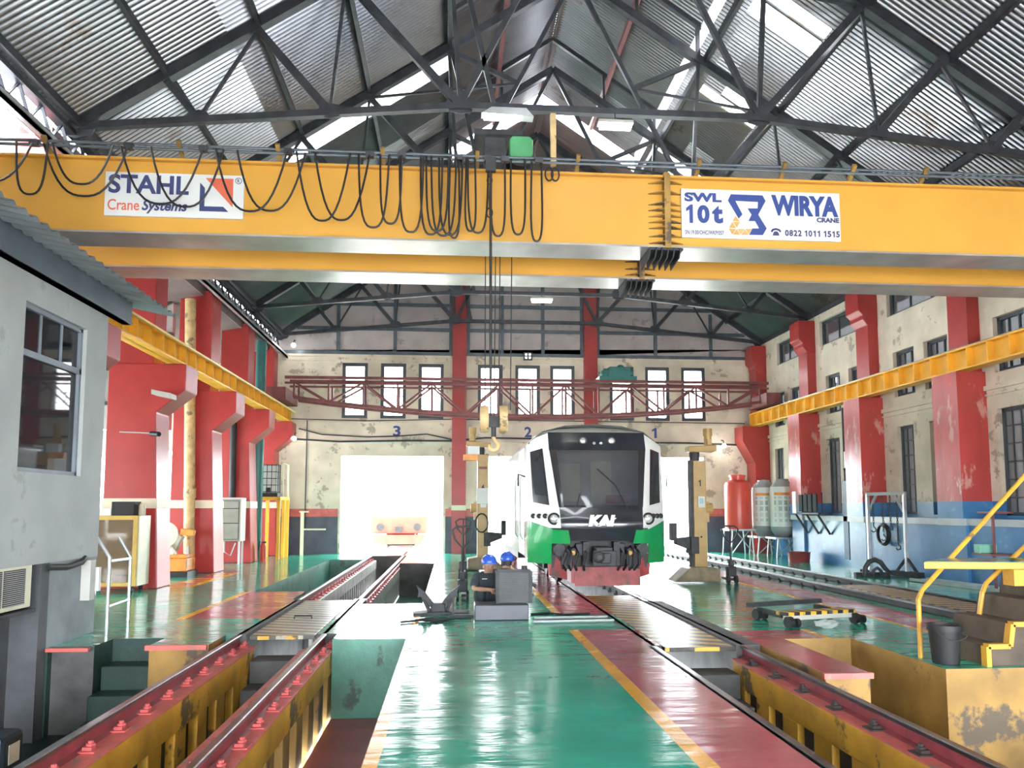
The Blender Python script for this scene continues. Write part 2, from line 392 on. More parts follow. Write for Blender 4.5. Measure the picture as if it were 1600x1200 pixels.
# pit floors
mb = MB()
def pf(x0, x1, y0, y1, z, m): mb.add([(x0,y0,z),(x1,y0,z),(x1,y1,z),(x0,y1,z)], [(0,1,2,3)], m)
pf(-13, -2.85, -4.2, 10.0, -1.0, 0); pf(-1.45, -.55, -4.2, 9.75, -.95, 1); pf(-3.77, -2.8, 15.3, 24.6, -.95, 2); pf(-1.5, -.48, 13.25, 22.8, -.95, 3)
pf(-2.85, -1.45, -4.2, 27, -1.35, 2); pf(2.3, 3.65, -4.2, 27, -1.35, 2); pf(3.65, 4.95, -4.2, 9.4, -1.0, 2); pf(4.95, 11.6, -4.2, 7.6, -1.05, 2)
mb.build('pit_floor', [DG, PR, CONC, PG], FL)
# coral trim on the kerb of the left platform
tr = MB().box(-3.56, -2.86, 9.44, 9.50, -.05, .004).box(-4.62, -4.15, 9.34, 9.40, -.035, .004)
struct('trim_1', tr, [CORAL])
struct('trim_2', MB().box(3.62, 4.12, 7.36, 7.40, -.05, .004), [CORAL])

def steps(name, label, x0, x1, y_top, n, rise, run, m, zb, nose=None):
    t = thing(name, label, 'steps', ((x0+x1)/2, y_top-n*run/2, zb))
    for i in range(n):
        z = -rise*(i+1)
        MB().box(x0, x1, y_top-run*(i+1), y_top-run*i+.001, zb, z).build('step', m, t, bevel=.015)
    return t
steps('pit_steps', 'dark concrete steps going down between the rails of the left pit track', -2.45, -1.85, 10.2, 4, .26, .40, CONC, -1.35)
steps('pit_steps', 'rough black steps going down between the train track rails before the striped cover', 2.52, 3.255, 9.0, 4, .26, .40, CONC, -1.35)
steps('pit_steps', 'dark green steps down from green floor beside the cabin wall', -4.14, -3.54, 10.0, 3, .27, .33, DG, -1.0)  # steps in the same dark green as the near left pit

# rail support walls -------------------------------------------------
def rail_wall(label, x0, x1, y0, y1, pitch, post, mats, ztop=-.15, zb=-1.35, name='rail_support_wall', trim=True):
    t = thing(name, label, 'rail support', ((x0+x1)/2, (y0+y1)/2, zb))
    b = MB().box(x0, x1, y0, y1, ztop-.27, ztop, 0); b.build('top_beam', mats[0], t, bevel=.012)
    if trim: MB().box(x0-.012, x1+.012, y0, y1, ztop-.001, ztop+.012, 0).build('coral_trim', CORAL, t)
    y = y1-post
    while y > y0:
        MB().box(x0+.01, x1-.01, y, min(y+post, y1), zb, ztop-.27).build('post', mats[-1], t, bevel=.012)
        y -= pitch
    c_ = (x0+x1)/2; MB().box(c_-.09, c_+.09, y0, y1-.02, zb, ztop-.28).build('shade_core', CHAR, t)  # dark fill that paints the shade inside the wall openings
    return t
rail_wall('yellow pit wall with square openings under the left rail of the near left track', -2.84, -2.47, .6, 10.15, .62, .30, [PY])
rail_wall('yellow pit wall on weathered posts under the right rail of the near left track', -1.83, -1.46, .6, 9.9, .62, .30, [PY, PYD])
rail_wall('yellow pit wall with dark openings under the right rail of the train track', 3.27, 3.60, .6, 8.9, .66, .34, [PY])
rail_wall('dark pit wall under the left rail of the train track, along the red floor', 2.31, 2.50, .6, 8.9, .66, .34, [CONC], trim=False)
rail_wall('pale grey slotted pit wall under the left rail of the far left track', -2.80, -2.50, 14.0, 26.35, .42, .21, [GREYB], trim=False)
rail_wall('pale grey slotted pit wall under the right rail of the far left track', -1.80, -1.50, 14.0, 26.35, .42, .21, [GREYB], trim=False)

# rails ----------------------------------------------------------------
RP = [(-.058, 0), (.058, 0), (.058, .012), (.012, .03), (.010, .105), (.034, .115), (.034, .143), (.026, .15), (-.026, .15), (-.034, .143), (-.034, .115), (-.010, .105), (-.012, .03), (-.058, .012)]
clip = None
def rail(label, x, y0, y1, zt, webm, clips, clipm):
    t = thing('rail', label, 'rail', (x, y0, zt-.15)); z0 = zt-.15
    mb = MB(); k = len(RP)
    vs = [(x+u, y0, z0+v) for u, v in RP]+[(x+u, y1, z0+v) for u, v in RP]
    for i in range(k):
        top = i in (6, 7, 8)
        if i in (5, 6, 7, 8, 9): continue
        mb.add([vs[i], vs[(i+1) % k], vs[(i+1) % k+k], vs[i+k]], [(0,1,2,3)], 0)
    mb.build('rail_web', webm, t)
    hd = MB(); hp = [(-.034, .115), (.034, .115), (.034, .143), (.026, .15), (-.026, .15), (-.034, .143)]
    hd.prism([(x+u, z0+v) for u, v in hp], 'xz', y0, y1); hd.build('rail_head', RAILS, t)
    first = None
    for (a, b, p) in clips:
        y = a
        while y < b:
            if first is None:
                c = MB(); c.box(-.15, .15, -.07, .07, -.008, .022)
                for s in (-1, 1):
                    c.box(s*.05-.0 if s > 0 else -.115, .115 if s > 0 else -.05, -.035, .035, .02, .045)
                    c.cyl((s*.095, 0, .02), (s*.095, 0, .085), .02, 6); c.cyl((s*.095, 0, .05), (s*.095, 0, .066), .034, 6)
                first = c.build('rail_clip', clipm, t, local=True)
                first.location = (0, y-y0, 0)
            else:
                d = first.copy(); COL.objects.link(d); d.parent = t; d.location = (0, y-y0, 0)
            y += p
    return t
CL = mat('clip coral paint', (.50, .09, .09), .4, var=.3, scale=8)
CLD = mat('clip dark steel', (.07, .055, .055), .45, .3, var=.3, scale=8)
rail('left rail of the left pit track, red web and shiny worn head', T3-HG, .6, 34, 0.0, RAILR, [(2.3, 10.1, .52), (14.2, 26.3, .42)], CL)
rail('right rail of the left pit track with coral red clips', T3+HG, .6, 34, 0.0, RAILR, [(2.3, 10.1, .52), (14.2, 26.3, .42)], CL)
rail('left rail under the green and white train, dark head along red floor', T2-HG, .6, 34, 0.0, RAILD, [(11.8, 26, .5)], CLD)
rail('right rail under the green and white train, red web over yellow wall', T2+HG, .6, 34, 0.0, RAILR, [(2.3, 8.9, .62), (15, 26, .6)], CLD)
rail('left rail of the empty track by the blue right wall', T1-HG, 8.7, 34, .13, RAILD, [(15.0, 27, .55)], CLD)
rail('right rail of the empty track by the blue right wall', T1+HG, 8.7, 34, .13, RAILD, [(15.0, 27, .55)], CLD)

# cover plates -------------------------------------------------------------
def cover(label, x0, x1, ycuts, m, z=-.012, th=.05, extra=None):
    t = thing('cover_plate', label, 'cover plate', ((x0+x1)/2, (ycuts[0]+ycuts[-1])/2, z-th))
    for a, b in zip(ycuts, ycuts[1:]):
        MB().box(x0, x1, a+.008, b-.008, z-th, z).build('panel', m, t, bevel=.006)
    return t
c = cover('pale ribbed cover plates bridging the pit between left track rails', -2.56, -1.74, [10.2, 11.9, 14.0], GRT, z=-.02)
hm = MB()
for yy in (11.72,): hm.tube([(-2.3, yy, -.02), (-2.3, yy+.02, .02), (-2.05, yy+.02, .02), (-2.05, yy, -.02)], .012, 6)
hm.build('lift_handle', RAILD, c)
for xx in (-2.38, -2.02): MB().box(xx-.07, xx+.07, 10.17, 10.2, -.065, -.02).build('yellow_bracket', PY, c)
cover('black and yellow striped cover plates before the train', 2.49, 3.33, [8.95, 11.2, 12.8, 14.3], HAZ, z=-.015)
cover('black and yellow striped crossing plates on the empty right track', T1-HG+.16, T1+HG-.16, [9.0, 11.5, 14.6], HAZ, z=.115, th=.11)

# ================================================================== BACK WALL
WX = [-3.48, -2.115, -.765, 1.375, 2.74, 4.02, 6.22, 7.555, 8.91]      # window centres
DO = [(-3.97, -.24), (.95, 4.55), (5.80, 9.30)]
def bkind(x, z):
    for a, b in DO:
        if a < x < b and z < 3.52: return None
    for c in WX:
        if abs(x-c) < .45 and 4.80 < z < 6.80: return None
    if -10.35 < x < -9.35 and 2.0 < z < 3.6: return None
    if -12.8 < x < -11.6 and (4.3 < z < 6.0 or 2.0 < z < 3.4): return None
    if z < 1.30: return 0
    if z < 1.58 : return 1
    return 2
us = [-13, -12.8, -11.6, -10.35, -9.35, 11.7]+[v for d in DO for v in d]+[c+s for c in WX for s in (-.45, .45)]
vs = [-1, 1.30, 1.58, 2.0, 3.4, 3.52, 3.6, 4.3, 4.8, 6.0, 6.8, 7.12]
back = struct('wall_back', slab(us, vs, bkind, lambda u, v, t: (u, YB+t, v), 0, .3, back=True), [NAVY, CORAL, CREAM])
RX, RZ, SL = 2.68, 13.72, .68
def zl(x): return RZ-SL*abs(x-RX)
gb = MB().prism([(-13, 7.12), (11.7, 7.12), (11.7, zl(11.7)-.06), (RX, RZ-.06), (-6.4, zl(-6.4)-.06), (-13, zl(-6.4)-1.2)], 'xz', YB+.02, YB+.25)
gb.build('gable', MAUVE, back)
# cornices on the wall
cn = MB()
for a, b in ((-6.0, 0.0), (.52, 4.8), (5.3, 11.4)):
    cn.box(a, b, YB-.05, YB+.01, 7.02, 7.10); cn.box(a, b, YB-.035, YB+.01, 4.62, 4.68)
    cn.box(a, b, YB-.05, YB+.01, 3.92, 3.98); cn.box(a, b, YB-.03, YB+.01, 6.86, 6.90)
struct('trim_3', cn, [CREAM])
# windows of the back wall
for i, cx in enumerate(WX):
    f = MB(); y0, y1 = YB+.02, YB+.14
    for a, b, c, d in ((cx-.45, cx-.33, 4.80, 6.80), (cx+.33, cx+.45, 4.80, 6.80), (cx-.33, cx+.33, 4.80, 4.92), (cx-.33, cx+.33, 6.68, 6.80), (cx-.33, cx+.33, 6.02, 6.14)):
        f.box(a, b, y0, y1, c, d)
    for zz in (5.25, 5.6): f.box(cx-.33, cx+.33, y0+.03, y1-.03, zz, zz+.02)
    f.box(cx-.01, cx+.01, y0+.03, y1-.03, 4.92, 6.02)
    s = struct(f'window_{i+1}', f, [FRAME])
    MB().box(cx-.33, cx+.33, YB+.08, YB+.09, 4.92, 6.68).build('pane', GLC, s)
# gable steel frame and roof-line
gf = MB()
for z in (7.16, 8.05, 8.95, 9.85): gf.box(max(-6.0, RX-(RZ-z)/SL+.1), min(11.4, RX+(RZ-z)/SL-.1), YB-.06, YB+.01, z-.06, z+.06)
for x in (-4.10, -2.07, -.06, .57, 1.8, 3.3, 4.74, 5.34, 7.5, 9.6): gf.box(x-.06, x+.06, YB-.05, YB+.01, 7.1, zl(x)-.2)
struct('trim_4', gf, [STEELB])
# painted door numbers
for s, x in (('3', -1.97), ('2', 2.75), ('1', 7.42)):
    o = digits(s, x-.15, x+.15, 4.16, 4.54, YB-.003, .03).build('painted_number', BLUET, back)
# red wall columns on the back wall
def wall_col(label, x0, x1, y0, z1, band=True):
    t = thing('wall_pillar', label, 'pillar', ((x0+x1)/2, YB, 0))
    MB().box(x0, x1, y0, YB, 0, z1).build('shaft', RED, t)
    if band: MB().box(x0-.01, x1+.01, y0-.012, YB, 1.52, 1.70).build('cream_band', STRIPE, t)
    return t
wall_col('red pillar on the back wall between doorway 3 and doorway 2', 0.0, .50, YB-.22, 12.0)
wall_col('red pillar on the back wall between doorway 2 and doorway 1, above the train', 4.80, 5.28, YB-.22, 12.2)
# door jamb plates
for i, (a, b) in enumerate(DO):
    f = MB().box(a-.02, a+.06, YB-.02, YB+.3, 0, 3.52).box(b-.06, b+.02, YB-.02, YB+.3, 0, 3.52).box(a, b, YB-.02, YB+.3, 3.46, 3.54)
    struct(f'door_{i+1}', f, [CREAM])
# cables along the wall
for k, (pts, r, lab) in enumerate((
    ([(-5.9, 4.05), (-4, 3.95), (-1.5, 4.0), (0, 4.0), (1.2, 4.12), (3, 4.1), (5, 4.0), (8.6, 3.98), (11.2, 3.9)], .035, 'thick dark cable run along the back wall above the doorways'),
    ([(-5.9, 4.75), (-3, 4.7), (0, 4.78), (5, 4.75), (10.8, 4.72)], .018, 'thin dark wire along the back wall just above the painted numbers'),
    ([(-5.4, 4.4), (-4.6, 4.2), (-3, 4.12), (-1.9, 4.16), (-.9, 4.24), (0, 4.05)], .025, 'sagging grey hose hung over doorway 3'))):
    tag(MB().tube([(x, YB-.08, z) for x, z in pts], r, 6).build('wall_cable', STEEL), lab, 'cable')
tag(MB().tube([(-5.12, YB-.06, 4.7), (-5.12, YB-.06, .9), (-4.95, YB-.06, .8)], .02, 6).build('conduit', STEEL), 'thin vertical conduit on the wall left of doorway 3', 'conduit')

# ================================================================== RIGHT WALL
XR = 11.4
RW = [(20.4, 21.05), (21.75, 22.55), (16.75, 17.45), (18.1, 18.8), (24.2, 24.95), (25.6, 26.3), (13.1, 15.15), (9.5, 11.4)]   # tall windows
SW = [(21.6, 22.45), (20.25, 21.1), (17.95, 18.85), (16.65, 17.55), (14.25, 15.15), (12.8, 13.7), (25.4, 26.2), (24.2, 25.0)]    # small upper windows
CW = [(16.5, 19.05), (19.85, 22.75), (23.7, 25.9), (12.6, 15.2)]          # clerestory
def rkind(y, z):
    for a, b in RW:
        if a < y < b and 1.45 < z < 3.68: return None
    for a, b in SW:
        if a < y < b and 4.45 < z < 5.62: return None
    for a, b in CW:
        if a < y < b and 6.6 < z < 7.38: return None
    return 1 if z < 1.75 else 0
vs = [-1, 1.45, 1.75, 3.68, 4.45, 5.62, 6.6, 7.38, 7.62]
struct('wall_right', slab([-4, YB+.3]+[v for p in RW+SW+CW for v in p], vs, rkind, lambda u, v, t: (XR+t, u, v), 0, .3, back=True), [CREAM, BLUE])
pl = MB().box(10.86, XR+.01, -4, 23.74, -1, 1.24, 0); pl.box(10.80, XR+.01, -4, 23.74, 1.24, 1.38, 1)
pl.box(XR-.06, XR+.01, -4, YB, 4.10, 4.2, 2); pl.box(XR-.04, XR+.01, -4, YB, 3.98, 4.02, 2)
struct('trim_5', pl, [BLUE, LEDGE, CREAM])
n = len(WX)
def grid_window(a, b, z0, z1, nx, nz, gm, fm=FRAME, arch=False):
    global n; n += 1
    f = MB(); e = .07
    f.box(XR+.1, XR+.2, a, a+e, z0, z1).box(XR+.1, XR+.2, b-e, b, z0, z1).box(XR+.1, XR+.2, a, b, z0, z0+e).box(XR+.1, XR+.2, a, b, z1-e, z1)
    for i in range(1, nx): yy = a+(b-a)*i/nx; f.box(XR+.12, XR+.17, yy-.016, yy+.016, z0, z1)
    for i in range(1, nz): zz = z0+(z1-z0)*i/nz; f.box(XR+.12, XR+.17, a, b, zz-.016, zz+.016)
    s = struct(f'window_{n}', f, [fm])
    MB().box(XR+.14, XR+.15, a+e, b-e, z0+e, z1-e).build('pane', gm, s)
for a, b in RW: grid_window(a, b, 1.45, 3.68, max(2, round((b-a)/.27)), 6, GLM)
for a, b in SW: grid_window(a, b, 4.45, 5.62, 3, 3, GLD)
for a, b in CW: grid_window(a, b, 6.6, 7.38, 3, 1, GLD)
RL = ['tallest red and blue pillar of the right wall, between the big grid window and the chain frame', 'red and blue pillar of the right wall beside the white air conditioner', 'red and blue pillar of the right wall beside the pale water tanks', 'red pillar in the far right corner behind the red tank']
def right_pillar(label, y0, y1, last=False):
    t = thing('buttress_pillar', label, 'pillar', (11.1, (y0+y1)/2, 0))
    if not last:
        MB().box(10.74, XR, y0, y1, 1.75, 4.52).build('lower_shaft', REDR, t)
        MB().box(10.74, XR, y0, y1, 1.385, 1.75).box(10.79, XR, y0, y1, -.3, 1.235).build('blue_base', BLUE, t)
        MB().box(10.74, XR, y0-.01, y1+.01, 1.235, 1.385).build('ledge', LEDGE, t)
        MB().box(11.12, XR, y0+.1, y1-.1, 4.52, 7.0).build('upper_shaft', RED, t)
    else:
        MB().prism([(XR, 0), (10.86, 0), (10.86, 3.2), (10.42, 4.0), (10.42, 4.55), (XR, 4.55)], 'xz', y0, y1).build('lower_shaft', RED, t)
        MB().box(11.0, XR, y0+.1, y1-.1, 4.55, 7.0).build('upper_shaft', RED, t)
    MB().prism([(XR, 6.45), (11.1, 6.5), (10.98, 6.66), (10.98, 6.78), (10.86, 6.9), (10.86, 7.5), (XR, 7.5)], 'xz', y0+.07, y1-.07).build('capital', RED, t, bevel=.02)
    return t
for lab, (a, b, l) in zip(RL, ((15.45, 16.3, 0), (19.4, 20.22, 0), (22.95, 23.75, 0), (26.75, 27.55, 1))): right_pillar(lab, a, b, l)
right_pillar('red pillar of the right wall beyond the big grid window, out of the frame', 11.5, 12.3)

# ================================================================== LEFT SIDE
def left_pillar(label, y0, y1, x0=-6.98):
    t = thing('bracket_pillar', label, 'pillar', (-6.5, (y0+y1)/2, 0))
    MB().prism([(x0, 0), (-5.86, 0), (-6.02, 3.55), (-5.45, 4.02), (-5.45, 4.55), (x0, 4.55)], 'xz', y0, y1).build('lower_shaft', RED, t, bevel=.02)
    MB().prism([(x0-.005, 1.60), (-5.917, 1.60), (-5.925, 1.80), (x0-.005, 1.80)], 'xz', y0-.01, y1+.01).build('cream_band', STRIPE, t)
    MB().box(x0+.05, -6.12, y0+.05, y1-.05, 4.55, 7.14).build('upper_shaft', RED, t, bevel=.02)
    return t
LP = [(16.05, 16.8, 'red bracket pillar nearest the cabin, behind the yellow glass front cabinet'), (19.75, 20.6, 'red bracket pillar with the stained ochre pipe running up its face'),
      (23.3, 24.1, 'red bracket pillar beside the grey electrical cabinet'), (26.6, 27.3, 'red bracket pillar in the far left corner by doorway 3')]
for a, b, lab in LP: left_pillar(lab, a, b)
lp_ = left_pillar('red bracket pillar rising behind the grey cabin, only its top in view above the crane', 12.2, 12.95)
MB().box(-6.9, -6.38, 12.25, 12.9, 7.14, 7.5).build('shaft_top', RED, lp_)
# left aisle: outer wall with bright openings
def lk(y, z):
    if .4 < z < 3.4 and any(a < y < a+2.4 for a in (-2, 2, 11, 14.5, 18, 21.5, 25)): return None
    return 0
struct('wall_left', slab([-4, YB]+[v for a in (-2, 2, 11, 14.5, 18, 21.5, 25) for v in (a, a+2.4)], [-1, .4, 3.4, 6.4], lk, lambda u, v, t: (-13-t, u, v), 0, .2, back=True), [CREAM])
struct('wall_left_aisle', MB().box(-13, -7.2, 20.1, 20.3, 3.6, 7.0), [MAUVE])
af = MB()
for z in (4.2, 5.1, 6.0): af.box(-12.9, -7.16, 19.98, 20.1, z, z+.09)
af.beam((-12.5, 19.95, 4.2), (-7.2, 19.95, 6.9), .1, .1); af.beam((-7.3, 19.95, 5.2), (-9.2, 19.95, 6.9), .09, .09); af.beam((-9.2, 19.95, 4.2), (-8.2, 19.95, 6.9), .08, .08)
tag(af.build('aisle_frame', STEEL), 'dark steel frame on grey panel seen between the left red pillars', 'frame')

# ================================================================== ROOF
def corr(p0, p1, ya, yb, pitch=.105, amp=.030, mb=None, m=0, seg=6):
    """corrugated sheet; p0,p1 = (x,z) at the two edges, ribs run from p0 to p1 and repeat along Y"""
    mb = mb or MB(); d = Vector((p1[0]-p0[0], p1[1]-p0[1])).normalized(); nx, nz = -d[1], d[0]
    k = int((yb-ya)/pitch*seg); base = len(mb.v)
    for i in range(k+1):
        y = ya+(yb-ya)*i/k; h = amp*math.sin(2*math.pi*y/pitch)
        mb.v += [(p0[0]+nx*h, y, p0[1]+nz*h), (p1[0]+nx*h, y, p1[1]+nz*h)]
    for i in range(k): a = base+2*i; mb.f.append((a, a+1, a+3, a+2)); mb.m.append(m)
    return mb
YR0, YR1, YLE = -4.3, 27.9, 22.5           # roof start, end, lantern end
def P(x, dz=0.10): return (x, zl(x)+dz)
SK = [(-3.75, -.10, 16.72, 17.32), (5.9, 7.2, 13.42, 13.78), (5.9, 7.2, 13.86, 14.30), (6.3, 7.2, 16.62, 16.95), (5.75, 6.3, 20.1, 20.6), (6.3, 6.95, 20.3, 20.9)]
SK2 = [(5.9, 7.2, 17.05, 17.35), (6.25, 6.9, 21.2, 21.7)]
holes = SK+SK2
m_ = MB(); r_ = MB(); s_ = MB(); s2 = MB()
def bands(x0, x1, ya, yb, target):
    xs_ = sorted({x0, x1}|{v for h in holes for v in h[:2] if x0 < v < x1})
    for a, b in zip(xs_, xs_[1:]):
        c = (a+b)/2; cuts = sorted([(h[2], h[3], h) for h in holes if h[0] <= c <= h[1] and ya <= h[2] and h[3] <= yb])
        y = ya
        for p, q, h in cuts:
            corr(P(a), P(b), y, p, mb=target); corr(P(a), P(b), p, q, mb=s_ if h in SK else s2); y = q
        corr(P(a), P(b), y, yb, mb=target)
bands(-6.32, -.15, YR0, YR1, m_); bands(5.50, 12.3, YR0, YR1, m_)
corr(P(-.15), P(RX), YLE, YR1, mb=r_); corr(P(RX), P(5.5), YLE, YR1, mb=r_)
corr(P(-.6, .80), P(RX, .80), YR0, YLE+.3, mb=m_); corr(P(RX, .80), P(5.95, .80), YR0, YLE+.3, mb=m_)
CE = struct('ceiling', m_, [SHEET], smooth=True)
r_.build('end_bay_sheet', SHEETD, CE, smooth=True)
s_.build('skylight', SKYL, CE, smooth=True)
s2.build('yellowed_skylight', SKYY, CE, smooth=True)
# lantern sides: pale corrugated sheets
l_ = MB()
for x in (5.56, -.20):
    base = len(l_.v); k = 2000; z0, z1 = zl(x)+.12, zl(x)+.74
    for i in range(k+1):
        y = YR0+(YLE-YR0)*i/k; h = .014*math.sin(2*math.pi*y/.076); l_.v += [(x+h, y, z0), (x+h, y, z1)]
    for i in range(k): a = base+2*i; l_.f.append((a, a+1, a+3, a+2)); l_.m.append(0)
l_.build('lantern_side', SHEETL, CE, smooth=True)
struct('trim_6', MB().beam((RX-.12, YR0, RZ+.72), (RX-.12, YLE, RZ+.72), .14, .05).beam((RX+.12, YR0, RZ+.72), (RX+.12, YLE, RZ+.72), .14, .05).beam((RX, YLE, RZ+.02), (RX, YR1, RZ+.02), .2, .06), [SHEETD])
# aisle roof
as_ = corr((-13.3, 5.9), (-6.36, 7.03), -4.3, 8.6, .15, .02, seg=6); corr((-13.3, 5.9), (-6.36, 7.03), 13.2, YR1, .15, .02, mb=as_); corr((-13.3, 5.9), (-7.0, 6.95), 8.6, 13.2, .15, .02, mb=as_); as_.build('aisle_sheet', SHEETD, CE, smooth=True)

# purlins
side = {'L': [(-6.0, 'along the eave'), (-4.67, 'first above the eave'), (-3.25, 'second above the eave'), (-1.83, 'third above the eave'), (-.12, 'at the lantern edge')],
        'R': [(11.45, 'along the eave'), (10.2, 'first above the eave'), (8.75, 'second above the eave'), (7.3, 'third above the eave'), (5.62, 'at the lantern edge')]}
for s, nm in (('L', 'left'), ('R', 'right')):
    for x, d in side[s]:
        t = MB(); zz = zl(x)-.02; sg = -1 if s == 'L' else 1
        t.box(x-.02, x+.02, YR0, YR1, zz-.10, zz+.06).box(x-.02, x+.06, YR0, YR1, zz-.11, zz-.09)
        tag(t.build('purlin', STEEL), f'dark steel purlin of the {nm} roof slope, {d}', 'purlin')
for x, dz, d in ((1.2, .68, 'left of the ridge'), (4.2, .68, 'right of the ridge')):
    tag(MB().box(x-.05, x+.05, YR0, YLE, zl(x)+dz-.16, zl(x)+dz-.02).build('purlin', RUST), f'reddish lantern purlin {d}', 'purlin')

# trusses
def truss(label, y):
    t = thing('roof_truss', label, 'truss', (RX, y, 7.7))
    def S(nm, p, q, wd, h): MB().beam((p[0], y, p[1]), (q[0], y, q[1]), wd, h).build(nm, STEEL, t)
    rz = lambda x: zl(x)-.18
    for sg in (-1, 1):
        X = lambda v: RX+sg*v
        E = (X(8.75), 7.72)
        b = [(X(6.84), 7.93), (X(4.73), 8.13), (X(2.58), 8.33)]
        tp = [(X(v), rz(X(v))) for v in (7.35, 5.93, 4.51, 2.8)]
        ap = (RX, rz(RX))
        S('top_chord', E, ap, .16, .17); S('bottom_chord', E, b[2], .12, .11)
        S('strut', tp[0], b[0], .10, .11); S('strut', tp[1], b[1], .10, .12); S('strut', tp[2], b[2], .11, .13)
        S('tie', b[0], tp[1], .05, .05); S('tie', b[1], tp[2], .05, .05)
        S('tie', b[2], ap, .08, .09)
        mid = ((b[2][0]*.5+ap[0]*.5), (b[2][1]*.5+ap[1]*.5))
        S('strut', tp[3], mid, .09, .10); S('tie', mid, tp[2], .05, .05)
        S('tie', b[2], tp[3], .07, .08)
        S('lantern_post', (X(2.8), rz(X(2.8))), (X(2.8), zl(X(2.8))+.72), .08, .08)
        S('lantern_post', (X(1.4), rz(X(1.4))), (X(1.4), zl(X(1.4))+.72), .07, .07)
        S('lantern_rafter', (X(3.2), zl(X(3.2))+.70), (RX, RZ+.70), .09, .10)
        for p, rr in ((b[0], .15), (b[1], .16), (b[2], .2), (E, .26)): MB().prism([(p[0]+rr*1.3*math.cos(a*math.pi/4), p[1]+.03+rr*.85*math.sin(a*math.pi/4)) for a in range(8)], 'xz', y-.012, y+.012).build('gusset_plate', STEEL, t)
    S('bottom_chord', (RX-2.58, 8.33), (RX+2.58, 8.33), .12, .11)
    S('strut', (RX-2.0, 8.33), (RX-2.75, zl(RX-2.75)-.2), .08, .08)
    return t
for y, lab in ((8.7, 'roof truss nearest the camera, only its outer ends inside the frame'), (12.4, 'roof truss whose bottom chord runs just above the yellow crane'), (16.15, 'roof truss second beyond the crane, its chord hidden behind the girder'),
               (19.9, 'roof truss with its apex seen in the bright lantern gap'), (23.6, 'roof truss seen just below the crane girder with tube lamp near it'), (27.3, 'roof truss standing against the back gable wall')):
    truss(lab, y)
# eave lattice girders along the left wall top
for z, lab in ((7.45, 'upper'),):
    t = thing('eave_girder', 'dark riveted lattice girder along the top of the left pillars', 'girder', (-6.15, 15, 7.1))
    MB().box(-6.22, -6.06, -3.9, YB, 7.58, 7.66).build('top_chord', STEEL, t); MB().box(-6.22, -6.06, -3.9, YB, 7.18, 7.26).build('bottom_chord', STEEL, t)
    lt = MB(); y = -3.8
    while y < YB-.5: lt.beam((-6.14, y, 7.24), (-6.14, y+.3, 7.60), .05, .02).beam((-6.14, y+.3, 7.60), (-6.14, y+.6, 7.24), .05, .02); y += .6
    lt.build('lacing', STEEL, t)
tag(MB().box(-5.98, -5.86, -3.9, YB, 6.93, 7.0).box(-5.98, -5.96, -3.9, YB, 6.93, 7.06).box(-5.88, -5.86, -3.9, YB, 6.93, 7.06).build('gutter', GALV), 'grey metal channel running along the left pillars under the eave', 'channel')
struct('trim_8', MB().box(-6.36, -6.33, -4.2, 9.2, 7.0, 7.62).box(-6.36, -6.33, 12.2, YB, 7.0, 7.62), [SHEETD])  # sheets added to stop sky light leaking in through the eave gap
# louvre slats
t = thing('louvre', 'pale horizontal louvre slats under the left eave at the photo edge', 'louvre', (-6.7, 12, 7.1))
for k in range(14): MB().box(-6.95, -6.30, 6.2+k*.42, 6.5+k*.42, 7.16, 7.18).build('slat', GALV, t)
# unseen gable wall added behind the viewer to cut front light, three broad doorways
def fk(x, z):
    if z < 3.3 and any(a < x < b for a, b in ((-5.2, -.2), (.6, 5.2), (5.9, 10.8))): return None
    return 0
FW = struct('wall_front_added', slab([-13, -5.2, -.2, .6, 5.2, 5.9, 10.8, 11.7], [-1, 3.3, 7.12], fk, lambda u, v, t: (u, -4-t, v), 0, .3, back=True), [CREAM])
MB().prism([(-6.4, 7.12), (11.7, 7.12), (11.7, zl(11.7)-.06), (RX, RZ-.06), (-6.4, zl(-6.4)-.06)], 'xz', -4.25, -4.02).build('gable', MAUVE, FW)
t = thing('signal_box', 'small black box with four lit dots on the back wall above the windows', 'signal box', (2.74, YB, 6.95))
MB().box(2.58, 2.90, YB-.12, YB-.002, 6.98, 7.26).build('case', BLK, t)
for sx in (-.07, .07):
    for sz in (7.06, 7.18): MB().ball((2.74+sx, YB-.125, sz), .03, 10, 6).build('light', LAMP, t, smooth=True)
# ================================================================== CRANES
def runway(label, x, y0, y1, z0, z1, sg):
    t = thing('crane_runway', label, 'crane runway beam', (x, (y0+y1)/2, z0))
    MB().box(x-.16, x+.16, y0, y1, z0, z0+.035).box(x-.16, x+.16, y0, y1, z1-.035, z1).box(x-.012, x+.012, y0, y1, z0, z1).build('beam', RUNY, t)
    y = y0+.3; first = True
    while y < y1:
        MB().prism([(x+sg*.012, z0+.03), (x+sg*.155, z0+.03), (x+sg*.155, z1-.03), (x+sg*.012, z1-.03)], 'xz', y, y+.025).build('stiffener', RUNY, t); y += .62
    MB().box(x-.03, x+.03, y0, y1, z1, z1+.06).build('rail', RAILS, t)
    return t
runway('left yellow crane runway beam resting on the pillar brackets', -5.68, 11.6, 27.1, 4.56, 5.0, 1)
runway('right yellow crane runway beam on top of the red pillars', 10.92, 8.0, 27.0, 4.53, 5.0, -1)
tag(MB().box(-5.42, -5.36, 11.6, 26.8, 4.86, 4.90).build('power_rail', mat('pale yellow bar', (.85,.62,.2), .4)), 'thin pale yellow power bar along the left runway beam', 'power rail')

